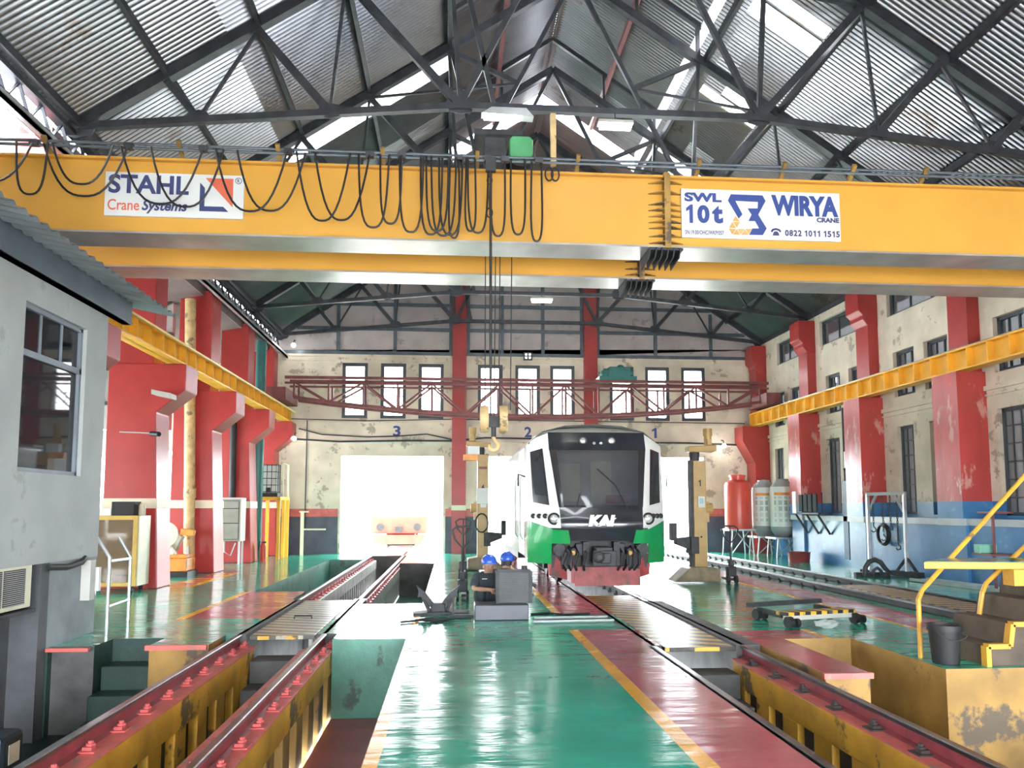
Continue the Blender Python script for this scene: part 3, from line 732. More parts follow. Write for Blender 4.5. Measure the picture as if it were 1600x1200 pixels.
# yellow double girder bridge crane
cr = thing('bridge_crane', 'yellow double girder bridge crane with two white signs across the hall', 'crane', (2.5, 10.3, 4.9))
GX0, GX1 = -5.80, 10.70
def girder(y, w, nm='girder'):
    g = MB().box(GX0, GX1, y, y+w, 5.0, 5.93).build(nm, CRANEY, cr)
    MB().box(GX0, GX1, y-.07, y+w+.07, 5.93, 5.96).build('top_flange', CRANEY, cr)
    MB().box(GX0, GX1, y-.10, y+w+.10, 4.975, 5.0).build('bottom_flange', FLANGE, cr)
    return g
girder(9.62, .34); girder(11.0, .34)
MB().box(-6.2, -5.80, 9.2, 11.75, 5.08, 5.5).build('end_carriage', CRANEY, cr); MB().box(10.70, 11.2, 9.2, 11.75, 5.08, 5.5).build('end_carriage', CRANEY, cr)
# bolted splice with fins
for y, d in ((9.62, 0), (11.0, 0)):
    sp = MB(); x = 2.79
    sp.box(x-.05, x+.03, y-.11, y, 4.97, 5.98)
    for z in (5.86, 5.72, 5.57, 5.49, 5.41, 5.33, 5.25, 5.14, 5.05):
        for a, b in ((-.05, -.24), (.03, .22)):
            sp.prism([(x+a, y), (x+b, y), (x+a, y-.11)], 'xy', z, z+.014)
    s_o = sp.build('splice_plate', PYD, cr)
    fb = MB()
    for k in range(6):
        xx = x-.25+k*.08; fb.prism([(y-.1, 4.975), (y+.42, 4.975), (y+.38, 4.82), (y-.02, 4.86)], 'yz', xx, xx+.014)
    fb.box(x-.26, x+.2, y-.06, y+.40, 4.955, 4.975); fb.build('splice_fins', CHAR, cr)
# signs
sg = MB().box(-4.31, -2.63, 9.585, 9.615, 5.215, 5.775).build('sign', WHT, cr); sg['label'] = 'white maker sign reading STAHL Crane Systems'
yt = 9.58
text_mb('STAHL', -4.27, -3.30, 5.50, 5.745, yt, .03).build('lettering', NAVYT, sg)
text_mb('Crane', -4.27, -3.89, 5.285, 5.425, yt, .012).build('lettering', REDT, sg)
text_mb('Systems', -3.86, -3.31, 5.25, 5.425, yt, .03, .25).build('lettering', NAVYT, sg)
MB().add([(-3.10, yt, 5.73), (-2.76, yt, 5.73), (-2.76, yt, 5.36)], [(0,1,2)]).build('red_triangle', REDT, sg)
MB().add([(-3.165, yt, 5.67), (-3.105, yt, 5.60), (-3.105, yt, 5.365), (-2.875, yt, 5.365), (-2.81, yt, 5.30), (-3.165, yt, 5.30)], [(0,1,2,3,4,5)]).build('blue_angle', NAVYT, sg)
text_mb('R', -2.712, -2.682, 5.682, 5.728, yt, .02).build('registered_mark', NAVYT, sg)
MB().tube([(-2.697+.038*math.cos(a*math.pi/8), yt, 5.705+.038*math.sin(a*math.pi/8)) for a in range(16)], .004, 5, closed=True).build('registered_ring', NAVYT, sg)
sw = MB().box(2.985, 5.145, 9.585, 9.615, 5.14, 5.80).build('sign', WHT, cr); sw['label'] = 'white sign reading SWL 10t WIRYA CRANE with phone number'
def tx(b, px0, px1, py0, py1, bold, m, **k):   # positions measured on the sign face in the photo
    f = lambda px: 2.99+(px-285)/1100*2.15
    gz = lambda py, px: 5.79-(py-(160+(px-285)*.03))/335*.645
    r_ = (f(px0), f(px1), gz(py1, (px0+px1)/2), gz(py0, (px0+px1)/2), yt, bold)
    return (digits(b, *r_) if b[0] in '01' else text_mb(b, *r_, **k)).build('lettering', m, sw)
tx('SWL', 303, 560, 185, 250, .05, BLUET); tx('0', 385, 480, 272, 400, .05, BLUET); tx('t', 492, 567, 275, 402, .05, BLUET); tx('1', 300, 378, 268, 398, .05, BLUET)
tx('SN:19.00/OHC/WKP/057', 303, 570, 450, 480, .012, NAVYT)
tx('WIRYA', 905, 1375, 205, 352, .055, BLUET); tx('CRANE', 1220, 1380, 362, 397, .05, NAVYT)
tx('0822 1011 1515', 993, 1382, 452, 496, .04, NAVYT)
def sp_(px, py): return (2.99+(px-285)/1100*2.15, yt, 5.79-(py-(160+(px-285)*.03))/335*.645)
lg = MB()
for q in ([(625,195),(845,203),(812,250),(655,242)], [(625,195),(655,242),(702,338),(675,368),(603,240)], [(845,203),(866,242),(812,340),(765,340),(738,295),(808,295),(812,250)],
          [(812,340),(765,340),(742,385),(788,385),(815,437),(868,437)], [(868,437),(815,437),(768,437),(745,482),(840,484)]):
    lg.add([sp_(*p) for p in q], [tuple(range(len(q)))])
lg.build('logo', BLUET, sw)
lt = MB()
for q in ([(655,348),(632,385),(682,388)], [(630,390),(607,432),(655,435)], [(634,390),(684,392),(660,432)], [(605,438),(655,440),(628,480)], [(660,440),(632,480),(682,482)], [(664,440),(712,440),(686,480)], [(716,442),(690,482),(740,482)], [(720,440),(764,440),(742,480)]):
    lt.add([sp_(*p) for p in q], [(0,1,2)])
lt.build('logo_gold', TAN, sw)
ph = MB(); ph.add([sp_(*p) for p in [(908,487),(955,488),(950,468),(940,458),(924,457),(914,466)]], [tuple(range(6))])
ph.tube([sp_(*p) for p in [(901,460),(910,447),(932,442),(955,449),(964,462)]], .014, 5); ph.build('phone_symbol', NAVYT, sw)

# rails carrying the festoon above the front girder
ft = thing('festoon_cable', 'black festoon cable hanging in loops from the twin rods on the crane', 'cable', (0, 9.5, 6))
for yy, zz in ((9.50, 6.10), (9.44, 6.02)): MB().tube([(-5.75, yy, zz), (10.6, yy, zz)], .018, 6).build('track_rod', STEELB, ft)
for x in (-5.0, -3.4, -2.2, -.9, .3, 1.6, 3.2, 4.35, 5.3, 6.3): MB().beam((x, 9.66, 5.95), (x, 9.44, 6.14), .05, .05).build('bracket', PYD, ft)
def xpx(px): return (px-705.5)/1200*9.5*1.0-.02+(-.0)
loops = [(-60, 65, 300, .9), (42, 88, 318, 1), (80, 205, 317, 1), (95, 185, 300, 1), (195, 318, 326, 1), (240, 350, 330, 1), (338, 448, 335, 1), (370, 475, 332, 1), (462, 545, 347, 1), (490, 575, 344, 1),
         (558, 606, 355, 1), (592, 626, 348, 1), (622, 660, 360, 1), (655, 690, 362, 1), (664, 700, 358, 1), (672, 712, 365, 1), (684, 722, 362, 1), (702, 716, 366, 1), (728, 742, 355, 1), (730, 763, 358, 1), (768, 790, 361, 1), (799, 822, 360, 1), (833, 849, 368, 1)]
for a, b, yb, s in loops:
    xa, xb = xpx(a), xpx(b); zb = 1.61+(793-yb+ (0))/1200*9.5; cx, hw = (xa+xb)/2, (xb-xa)/2; pts = []
    zt = 6.02; bul = .06 if hw < .25 else 0
    yy = 9.40+random.uniform(-.03, .03)
    for k in range(17):
        u = -1+k/8; pts.append((cx+hw*u+bul*math.sin(math.pi*u)*(-1 if True else 1)*-.6, yy, zb+(zt-zb)*abs(u)**2.6))
    MB().tube(pts, .014, 5).build('cable_loop', BLK, ft)
for px in (65, 205, 318, 448, 575, 625, 715, 763, 790, 845): x = xpx(px); MB().box(x-.05, x+.05, 9.39, 9.47, 6.0, 6.07).build('cable_trolley', STEEL, ft)

# hoist trolley on the girders
ho = thing('hoist_trolley', 'dark hoist trolley with green motor cover riding on the crane girders', 'hoist', (.9, 10.4, 5.96))
MB().box(-.1, 1.5, 9.9, 10.06, 5.97, 6.12).box(-.1, 1.5, 10.95, 11.1, 5.97, 6.12).box(-.1, .06, 9.9, 11.1, 6.0, 6.16).box(1.34, 1.5, 9.9, 11.1, 6.0, 6.16).build('frame', CHAR, ho)
mm = MB(); mm.lathe([(.19, 0), (.2, .04), (.2, .5), (.18, .55)], (.92, 10.1, 6.45), 18, 0, 'y'); mm.build('drum', CHAR, ho, smooth=True)
MB().prism([(.75, 6.38), (.79, 6.33), (1.03, 6.33), (1.07, 6.38), (1.07, 6.60), (1.03, 6.65), (.79, 6.65), (.75, 6.60)], 'xz', 10.0, 10.1).build('motor_cover', mat('hoist green', (.07, .33, .13), .4), ho, bevel=.02)
MB().box(.42, .70, 10.1, 10.6, 6.2, 6.66).build('control_box', CHAR, ho)
MB().box(.28, .95, 10.2, 10.9, 6.75, 6.83).beam((.3, 10.5, 6.1), (.3, 10.5, 6.8), .05, .05).build('canopy', CHAR, ho)
po = MB().box(1.25, 1.32, 9.50, 9.57, 6.02, 6.72).build('orange_arm', OCHP, ho)
for x in (1.22, 1.30): MB().tube([(x+.05*math.cos(a*.5), 9.46, 5.88+.09*math.sin(a*.5)) for a in range(13)], .012, 5, closed=True).build('cable_coil', BLK, ho)
# pendant chain
ch = MB()
pc = thing('pendant_control', 'black pendant control on its cable hanging before the crane girder', 'pendant control', (.46, 9.36, 4))
MB().box(.40, .53, 9.33, 9.40, 5.84, 6.02).build('clamp', CHAR, pc)
MB().tube([(.46, 9.35, 5.9), (.465, 9.35, 5.7), (.455, 9.35, 5.5), (.465, 9.35, 5.25), (.47, 9.35, 3.2)], .017, 6).build('cable', BLK, pc)
for z, r in ((5.30, .06), (5.72, .05)): MB().tube([(.45+r*.6*math.cos(a*.45), 9.35, z+r*math.sin(a*.45)) for a in range(14)], .01, 5, closed=True).build('cable_eye', BLK, pc)
# ropes and hook block
hb = thing('hook_block', 'ochre twin sheave hook block hanging on steel ropes above the crouching workers', 'hook', (.57, 10.5, 2.7))
for xt, xb in ((.45, .45), (.50, .53), (.60, .575), (.66, .64), (.83, .80)): MB().tube([(xt, 10.5, 6.2), (xb, 10.5, 2.85 if xb < .7 else 2.95)], .008, 5).build('wire_rope', CHAR, hb)
for x in (.44, .70):
    MB().lathe([(.11, -.03), (.18, -.055), (.19, 0), (.18, .055), (.11, .03)], (x, 10.5, 2.83), 20, 0, 'x').build('sheave', OCHP, hb, smooth=True)
MB().box(.46, .68, 10.45, 10.55, 2.72, 2.86).cyl((.40, 10.5, 2.83), (.74, 10.5, 2.83), .03).cyl((.57, 10.5, 2.72), (.57, 10.5, 2.58), .035).build('yoke', CHAR, hb)
MB().tube([(.57, 10.5, 2.62), (.57, 10.5, 2.55), (.615, 10.5, 2.51), (.635, 10.5, 2.46), (.615, 10.5, 2.41), (.57, 10.5, 2.39), (.525, 10.5, 2.41), (.505, 10.5, 2.45), (.51, 10.5, 2.48)], [.03, .03, .032, .034, .034, .032, .028, .022, .01], 10).build('hook', OCHP, hb, smooth=True)

# red lattice crane at the back
rc = thing('lattice_crane', 'red brown lattice girder crane in front of the back wall windows', 'crane', (2.7, 26, 4.7))
for y in (25.55, 26.35):
    zt, zb = 5.95, lambda x: 5.28-.58*(1-((x-2.7)/8.2)**2)
    tc = MB().box(-5.5, 10.9, y-.05, y+.05, zt-.09, zt).box(-5.5, 10.9, y-.04, y+.04, zt-.26, zt-.2); tc.build('top_chord', RUST, rc)
    N = 15; bx = [-5.2+15.8*i/(N-1) for i in range(N)]
    bc = MB()
    for a, b in zip(bx, bx[1:]): bc.beam((a, y, zb(a)), (b, y, zb(b)), .09, .10)
    bc.build('bottom_chord', RUST, rc)
    for i, a in enumerate(bx):
        m = MB().beam((a, y, zb(a)), (a, y, zt-.2), .06, .06)
        if i < N-1:
            b = bx[i+1]
            m.beam((a, y, zb(a)) if i % 2 else (a, y, zt-.2), (b, y, zt-.2) if i % 2 else (b, y, zb(b)), .06, .06)
        m.build('web_member', RUST, rc)
MB().box(-5.95, -5.35, 25.0, 26.9, 5.1, 5.5).build('end_carriage', RUST, rc); MB().box(10.6, 11.1, 25.0, 26.6, 5.1, 5.5).build('end_carriage', RUST, rc)
hw = MB().box(5.0, 6.3, 25.6, 26.3, 5.96, 6.1).box(5.35, 6.1, 25.7, 26.2, 6.1, 6.42).cyl((5.2, 25.9, 6.25), (6.2, 25.9, 6.25), .16); hw.ball((5.25, 25.9, 6.2), .17).ball((5.8, 25.9, 6.4), .15); hw.build('trolley', TEAL, rc)

# ================================================================== LAMPS
def tube_lamp(label, x0, x1, y, z, top):
    t = thing('tube_lamp', label, 'lamp', ((x0+x1)/2, y, z))
    MB().box(x0-.03, x1+.03, y-.09, y+.09, z+.04, z+.09).build('housing', GREYP, t)
    for yy in (y-.04, y+.04): MB().tube([(x0, yy, z), (x1, yy, z)], .035, 8).build('tube', LAMPG, t)
    MB().tube([((x0+x1)/2, y, z+.09), ((x0+x1)/2, y, top)], .01, 5).build('rod', STEEL, t)
tube_lamp('lit tube lamp hanging below the crane girder before the gable', 2.1, 2.62, 19.95, 7.1, 8.3)
tube_lamp('lit tube lamp under the truss chord right of the lantern gap', 2.45, 2.98, 12.3, 8.02, 8.28)
t = thing('floodlight', 'grey hanging floodlight hood at the truss chord left of the hoist', 'lamp', (.98, 12.3, 8.1))
MB().prism([(.45, 8.13), (.62, 8.24), (1.2, 8.24), (1.32, 8.1)], 'xz', 12.2, 12.4).build('hood', GALV, t); MB().box(.5, 1.1, 12.22, 12.38, 8.09, 8.13).build('lens', LAMPG, t)
def bulb(label, x, y, z):
    t = thing('wall_bulb', label, 'lamp', (x, y, z)); MB().ball((x, y, z), .075).build('bulb', LAMP, t, smooth=True); MB().tube([(x, y, z+.05), (x, y+.1, z+.2), (x, y+.3, z+.22)], .02, 6).build('arm', STEEL, t)
bulb('lit bulb high in the far left corner under the truss end', -5.55, 27.0, 7.28); bulb('lit bulb low in the far left corner above doorway height', -5.45, 27.0, 4.0); bulb('lit bulb on the far right wall above the red tank', 9.85, 27.1, 3.86)
t = thing('floodlight', 'small grey floodlight fixed on the nearest left pillar bracket', 'lamp', (-5.75, 15.95, 3.9))
MB().prism([(-6.0, 3.98), (-5.62, 3.90), (-5.62, 3.80), (-6.0, 3.88)], 'xz', 15.72, 16.06).build('housing', GREYP, t, bevel=.01)
t = thing('camera', 'small black security camera on the nearest left pillar', 'camera', (-6.02, 15.9, 3.1))
MB().cyl((-6.05, 15.95, 3.1), (-5.85, 15.82, 3.08), .05).build('body', BLK, t); MB().tube([(-6.7, 16.03, 3.14), (-6.05, 16.02, 3.12)], .015, 6).build('conduit', GREYP, t)

# ================================================================== CABIN
XC = -4.62
def ck(y, z):
    if 8.57 < y < 9.98 and 2.0 < z < 3.86: return None
    if 5.9 < y < 8.0 and 2.0 < z < 3.86: return None
    return 0
CBN = thing('control_cabin', 'grey plastered control cabin on a dark base with a corrugated roof', 'cabin', (-6, 7, -1))
slab([3.5, 5.9, 8.0, 8.57, 9.98, 10.55], [.98, 2.0, 3.86, 4.5], ck, lambda u, v, t: (XC-t, u, v), 0, .16, back=True).build('wall', CABW, CBN)
MB().box(-8.6, XC-.001, 10.39, 10.55, .98, 4.5).build('end_wall', CABW, CBN); MB().box(-8.6, -8.5, 3.5, 10.4, .98, 4.5).build('inner_wall', CABX, CBN); MB().box(-8.5, XC-.17, 3.5, 10.38, .985, 1.10).build('floor_slab', CABX, CBN); MB().box(-8.6, XC-.17, 3.4, 3.5, .98, 4.5).build('near_wall', CABX, CBN)
lw = MB().box(-5.2, XC-.03, 9.38, 10.6, -1, .985, 0).box(-8.6, XC-.33, 3.5, 9.4, -1, .985, 1).box(XC-.33, XC-.02, 9.2, 9.39, -1.0, .985, 1)
lw.build('base_wall', [CABD, CABX], CBN)
for a, b, k in ((8.57, 9.98, 3), (5.9, 8.0, 4)):
    f = MB(); x0, x1 = XC-.13, XC-.05; e = .05
    f.box(x0, x1, a, a+e, 2.0, 3.86).box(x0, x1, b-e, b, 2.0, 3.86).box(x0, x1, a, b, 2.0, 2.0+e).box(x0, x1, a, b, 3.86-e, 3.86).box(x0, x1, a, b, 3.28, 3.35)
    for i in range(1, k): yy = a+(b-a)*i/k; f.box(x0+.02, x1-.02, yy-.014, yy+.014, 3.35, 3.86)
    s = f.build('window', FRAMEL, CBN); MB().box(XC-.095, XC-.088, a+e, b-e, 2.05, 3.81).build('pane', GLD, s)
# inside things seen through the glass
t = tag(MB().box(-5.9, -5.86, 8.5, 9.35, 2.05, 3.1).build('whiteboard', mat('frosted board', (.42,.46,.48), .4)), 'pale board standing inside the cabin behind the window', 'board')
t = thing('desk', 'white desk inside the cabin under the window', 'desk', (-5.4, 9.2, 1.1)); MB().box(-5.8, -4.9, 8.4, 10.2, 2.02, 2.07).build('top', WHT, t)
for yy in (8.45, 10.1): MB().box(-5.75, -4.95, yy, yy+.05, 1.10, 2.02).build('side_panel', WHT, t)
# cabin roof
corr((-4.02, 4.40), (-8.8, 5.35), 3.0, 11.42, .20, .022, seg=8).build('roof', mat('dull roof sheet', (.23, .25, .26), .5, .3, var=.2), CBN)
MB().box(XC-.0, XC+.12, 3.4, 11.0, 4.17, 4.52).box(XC-.0, XC+.14, 3.4, 11.0, 4.17, 4.20).build('fascia', mat('slate fascia', (.12, .15, .18), .45, .2), CBN)
# air conditioner under the overhang
ac = thing('air_conditioner', 'white window air conditioner with dark grille below the cabin', 'air conditioner', (-4.75, 8.6, .5))
MB().box(-5.0, XC-.02, 8.25, 9.02, .52, 1.0).build('case', CREAMP, ac, bevel=.015)
MB().box(XC-.03, XC-.005, 8.47, 8.86, .57, .95).build('grille', CHAR, ac); MB().box(XC-.03, XC-.005, 8.2, 8.42, .57, .95).build('grille', CHAR, ac)
gr = MB()
for k in range(18): gr.box(XC-.006, XC, 8.2, 8.86, .575+k*.021, .58+k*.021)
gr.build('grille_slat', GREYP, ac); MB().box(-5.1, XC+.02, 7.8, 9.05, .46, .5).build('shelf', CHAR, ac)
tag(MB().tube([(XC-.0, 9.3, .93), (XC+.03, 9.7, .90), (XC+.03, 10.05, .93), (XC, 10.2, .98)], .035, 8).build('hose', BLK, smooth=True), 'thick black hose slung under the cabin floor edge', 'hose')
bb = thing('meter_box', 'narrow grey box hung on the lower cabin wall', 'box', (-4.6, 10.25, .7)); MB().box(-4.645, -4.53, 10.17, 10.30, .45, .95).build('body', GREYP, bb); MB().box(-4.55, -4.50, 10.34, 10.40, .55, .85).build('bottle', WHT, bb)
jc = thing('jerry_can', 'dark blue jerry can with pale label in the pit beside the cabin', 'jerry can', (-4.2, 7.75, -1.0))
MB().box(-4.5, -4.1, 7.6, 8.0, -.99, -.5).build('body', mat('navy plastic', (.015, .03, .05), .4), jc, bevel=.05)
MB().cyl((-4.4, 7.8, -.5), (-4.4, 7.8, -.43), .05).build('cap', BLK, jc); MB().box(-4.098, -4.094, 7.72, 7.9, -.78, -.6).build('paper_label', STRIPE, jc)
MB().tube([(-4.4, 7.8, -.45), (-4.36, 7.95, -.2), (-4.45, 8.1, .1), (-4.5, 8.15, .4)], .014, 6).build('tube', GREYP, jc)
hr = thing('handrail', 'grey pipe handrail at the corner of the cabin', 'handrail', (-4.5, 10.9, 0))
for q in ([(-4.55, 10.75, 0), (-4.55, 10.75, .95), (-4.75, 10.75, 1.25)], [(-4.62, 11.6, 0), (-4.62, 11.6, .9), (-4.75, 11.5, 1.2)]): MB().tube(q, .025, 8).build('post', GALV, hr)
for q in ([(-4.55, 10.75, .9), (-4.62, 11.6, .88)], [(-4.55, 10.75, .3), (-4.62, 11.6, .3)]): MB().tube(q, .022, 8).build('rail', GALV, hr)
# ================================================================== TRAIN
tr = thing('train', 'green and white railcar with black front under the crane hook', 'train', (T2, 15, 0))
LV = [(.50, 14.95, .80, 15.45), (.95, 14.80, .80, 15.40), (1.30, 14.72, .80, 15.38), (1.55, 14.80, .81, 15.42), (2.0, 14.92, .85, 15.46), (2.8, 15.14, .94, 15.55), (3.12, 15.30, .97, 15.66)]
HW = 1.39
def lerp(z):
    if z <= LV[0][0]: return LV[0][1:]
    for a, b in zip(LV, LV[1:]):
        if z <= b[0]:
            f = (z-a[0])/(b[0]-a[0]); return tuple(a[i]+(b[i]-a[i])*f for i in (1, 2, 3))
    return LV[-1][1:]
def S(dx, z, off=0.0):
    yc, wd, ysd = lerp(z); a = abs(dx)
    y = yc+.05*(a/wd)**2 if a <= wd else (yc+.05)+(ysd-yc-.05)*((a-wd)/(HW-wd))**1.25
    return (T2+dx, y-off, z)
def patch(mb, q, nu=8, nv=6, off=0.0, m=0, thick=.03):
    """quad (bl, br, tr, tl) in (dx, z) laid on the nose surface"""
    g = []
    for j in range(nv+1):
        v = j/nv
        for i in range(nu+1):
            u = i/nu
            x = (q[0][0]*(1-u)+q[1][0]*u)*(1-v)+(q[3][0]*(1-u)+q[2][0]*u)*v
            z = (q[0][1]*(1-u)+q[1][1]*u)*(1-v)+(q[3][1]*(1-u)+q[2][1]*u)*v
            g.append((x, z))
    n0 = len(g); vs = [S(x, z, off) for x, z in g]+[S(x, z, off-thick) for x, z in g]
    fs = []
    for j in range(nv):
        for i in range(nu):
            a = j*(nu+1)+i; f = (a, a+1, a+nu+2, a+nu+1); fs.append(f); fs.append(tuple(k+n0 for k in f[::-1]))
    edge = [i for i in range(nu+1)]+[(j+1)*(nu+1)+nu for j in range(nv)]+[nv*(nu+1)+i for i in range(nu-1, -1, -1)]+[j*(nu+1) for j in range(nv-1, 0, -1)]
    for a, b in zip(edge, edge[1:]+edge[:1]): fs.append((a, a+n0, b+n0, b))
    return mb.add(vs, fs, m)
# front white shell
for sg in (-1, 1):
    sh = MB()
    for z0, z1, zo, e0, e1 in ((1.22, 1.55, 1.55, .76, .80), (1.55, 3.12, 2.88, .80, .96)):
        q = [(sg*e0, z0), (sg*HW, z0), (sg*HW, zo), (sg*e1, z1)]
        patch(sh, q if sg > 0 else [q[1], q[0], q[3], q[2]], 12, 8)
    sh.build('front_shell', WHTP, tr, smooth=True)
# body, roof
bd = MB(); prof = [(-HW, .62), (-HW, 2.75), (-1.30, 2.98), (-1.05, 3.18), (-.6, 3.30), (0, 3.34), (.6, 3.30), (1.05, 3.18), (1.30, 2.98), (HW, 2.75), (HW, .62)]
ringY = [(15.62, 1.0), (36, 1.0)]
vs = [(T2+x, y if z < 3.0 else y, z) for y, _ in ringY for x, z in prof]; k = len(prof)
bd.add(vs, [(i, i+1, i+1+k, i+k) for i in range(k-1)])
for sg in (-1, 1): bd.add([(T2+sg*HW, 15.36, .62), (T2+sg*HW, 15.62, .62), (T2+sg*HW, 15.62, 3.0), (T2+sg*HW, 15.58, 2.9)], [(0,1,2,3)])
bd.build('body', WHTP, tr, smooth=True)
rf = MB()
fr = [(dx, 3.12) for dx in (-HW, -1.2, -.96, -.5, 0, .5, .96, 1.2, HW)]; bk = [(-1.30, 2.98), (-1.15, 3.11), (-1.0, 3.2), (-.6, 3.30), (0, 3.34), (.6, 3.30), (1.0, 3.2), (1.15, 3.11), (1.30, 2.98)]
a = [S(x, z, 0.0) for x, z in fr]; b = [(T2+x, 16.3, z+.005) for x, z in bk]
a[0] = (T2-HW, 15.66, 2.9); a[-1] = (T2+HW, 15.66, 2.9); a[1] = (T2-1.2, 15.62, 3.04); a[-2] = (T2+1.2, 15.62, 3.04)
mid = [tuple((Vector(p)*.5+Vector(q)*.5)+Vector((0, 0, .05 if abs(p[0]-T2) < 1.25 else .0))) for p, q in zip(a, b)]
rf.add(a+mid+b, [(i, i+1, i+10, i+9) for i in range(8)]+[(i+9, i+10, i+19, i+18) for i in range(8)]); rf.build('roof_front', GREYP, tr, smooth=True)
rr = MB()
for i in range(7): rr.box(T2-.45, T2+.45, 18+2.4*i, 19.4+2.4*i, 3.30, 3.42)
rr.build('roof_unit', GREYP, tr, bevel=.03)
# black front mask round the windscreen
mk = MB()
patch(mk, [(-.98, 2.76), (.98, 2.76), (.985, 3.13), (-.985, 3.13)], 14, 4, .02)
patch(mk, [(-.80, 1.18), (.80, 1.18), (.82, 1.62), (-.82, 1.62)], 14, 5, .02)
patch(mk, [(-.83, 1.62), (-.73, 1.62), (-.84, 2.76), (-.975, 2.76)], 3, 8, .02); patch(mk, [(.73, 1.62), (.83, 1.62), (.975, 2.76), (.84, 2.76)], 3, 8, .02)
mk.build('front_mask', BLKG, tr, smooth=True)
ws = MB(); patch(ws, [(-.73, 1.62), (.73, 1.62), (.84, 2.76), (-.84, 2.76)], 12, 8, .012, thick=.012); ws.build('windscreen', GLT, tr, smooth=True)
# cab interior seen through the screen
cb = MB().box(T2-1.3, T2+1.3, 16.3, 16.34, .9, 3.0); cb.build('cab_bulkhead', GREYP, tr)
c2 = MB().box(T2-.80, T2-.18, 16.26, 16.3, 1.75, 2.55).box(T2+.05, T2+.50, 16.26, 16.3, 1.7, 2.6); c2.build('cab_panel', CREAMP, tr)
MB().box(T2-1.2, T2+1.2, 15.35, 15.8, 1.3, 1.66).build('cab_desk', CHAR, tr)
MB().box(T2+.15, T2+.62, 15.12, 15.14, 1.70, 1.86).build('destination_board', RUST, tr)
# side cab windows
for sg in (-1, 1):
    f = MB(); q = [(1.0, 1.66), (1.29, 1.72), (1.33, 2.74), (1.10, 2.80)]
    q = [(sg*x, z) for x, z in q]; q = q if sg > 0 else [q[1], q[0], q[3], q[2]]
    patch(f, q, 6, 8, .012); fo = f.build('side_window_frame', BLKG, tr, smooth=True, bevel=.0)
    g = MB(); cx = sum(p[0] for p in q)/4; cz = sum(p[1] for p in q)/4
    patch(g, [(cx+(x-cx)*.72, cz+.06+(z-cz)*.80) for x, z in q], 6, 8, .02, thick=.01); g.build('side_window_glass', GLT, fo, smooth=True)
# green skirts
for sg in (-1, 1):
    g = MB()
    for q in ([(.62, .92), (.96, .92), (.96, 1.20), (.62, 1.17)], [(.96, .52), (HW, .52), (HW, .92), (.96, .92)], [(.96, .92), (HW, .92), (HW, 1.36), (.96, 1.20)]):
        q = [(sg*x, z) for x, z in q]; patch(g, q if sg > 0 else [q[1], q[0], q[3], q[2]], 6, 5, .03)
    g.build('front_skirt', GRNP, tr, smooth=True)
    s = MB(); x = T2+sg*(HW+.004)
    s.add([(x, 15.5, .55), (x, 16.1, .62), (x, 16.1, 1.30), (x, 15.45, 1.36)], [(0,1,2,3)])
    s.add([(x, 17.3, .62), (x, 36, .62), (x, 36, 1.45), (x, 17.3, 1.32)], [(0,1,2,3)]); s.build('green_band', GRNP, tr)
# headlights
for sg in (-1, 1):
    c = S(sg*.93, 1.40, .03)
    o = MB().lathe([(.115, .05), (.12, -.03), (.09, -.045), (.085, -.02)], c, 22, 0, 'y').build('headlight', BLK, tr, smooth=True)
    MB().ball((c[0], c[1]-.012, c[2]), (.085, .03, .085), 16, 8).build('lens', LENS, o, smooth=True)
    for k in range(3):
        p = S(sg*(1.08+.105*k), 1.45, .012)
        o = MB().lathe([(.048, .04), (.05, -.02), (.036, -.03), (.03, -.01)], p, 16, 0, 'y').build('marker_light', BLK, tr, smooth=True)
        MB().ball((p[0], p[1]-.003, p[2]), (.032, .014, .032), 12, 6).build('lens', CHAR, o, smooth=True)
    p = S(sg*.29, 2.95, .02); o = MB().lathe([(.085, .03), (.085, -.02), (.065, -.025)], p, 18, 0, 'y').build('upper_headlight', CHAR, tr, smooth=True); MB().ball((p[0], p[1]-.015, p[2]), (.068, .025, .068), 14, 8).build('lens', LENS, o, smooth=True)
    p = S(sg*.07, 2.90, .02); MB().ball(p, (.033, .03, .033), 12, 6).build('small_top_light', LENS, tr, smooth=True)
# KAI lettering
def kai():
    y = S(0, 1.33, .05)[1]; k = MB()
    def q(pts): k.prism([(T2-.02+x, 1.265+z) for x, z in pts], 'xz', y, y+.03)
    q([(-.27, 0), (-.19, 0), (-.165, .19), (-.245, .19)]); q([(-.205, .09), (-.155, .115), (-.065, .19), (-.15, .19)]); q([(-.205, .09), (-.155, .125), (-.085, 0), (-.165, 0)])
    q([(-.09, 0), (-.02, 0), (.06, .13), (.05, .19), (.03, .19)]); q([(.02, .19), (.085, .19), (.105, 0), (.035, 0)]); q([(-.05, .05), (.06, .07), (.06, .1), (-.03, .075)])
    q([(.125, 0), (.205, 0), (.215, .12), (.135, .1)]); q([(.135, .115), (.215, .14), (.235, .19), (.14, .155)]); q([(-.10, .0), (-.05, .0), (.23, .16), (.24, .19)])
    return k
yk = S(0, 1.33, .055)[1]
text_mb('KAI', T2-.29, T2+.24, 1.255, 1.475, yk, .075, .18, thick=.01).build('lettering', WHT, tr)
MB().prism([(T2-.12, 1.255), (T2-.06, 1.255), (T2+.25, 1.40), (T2+.26, 1.425)], 'xz', yk-.006, yk-.003).build('swoosh', BLKG, tr)
# wipers
for pts in ([(.50, 1.60), (.30, 2.05), (-.05, 2.38)], [(-.50, 1.62), (-.42, 1.88)]):
    MB().tube([S(x, z, .05) for x, z in pts], .014, 6).build('wiper', BLK, tr)
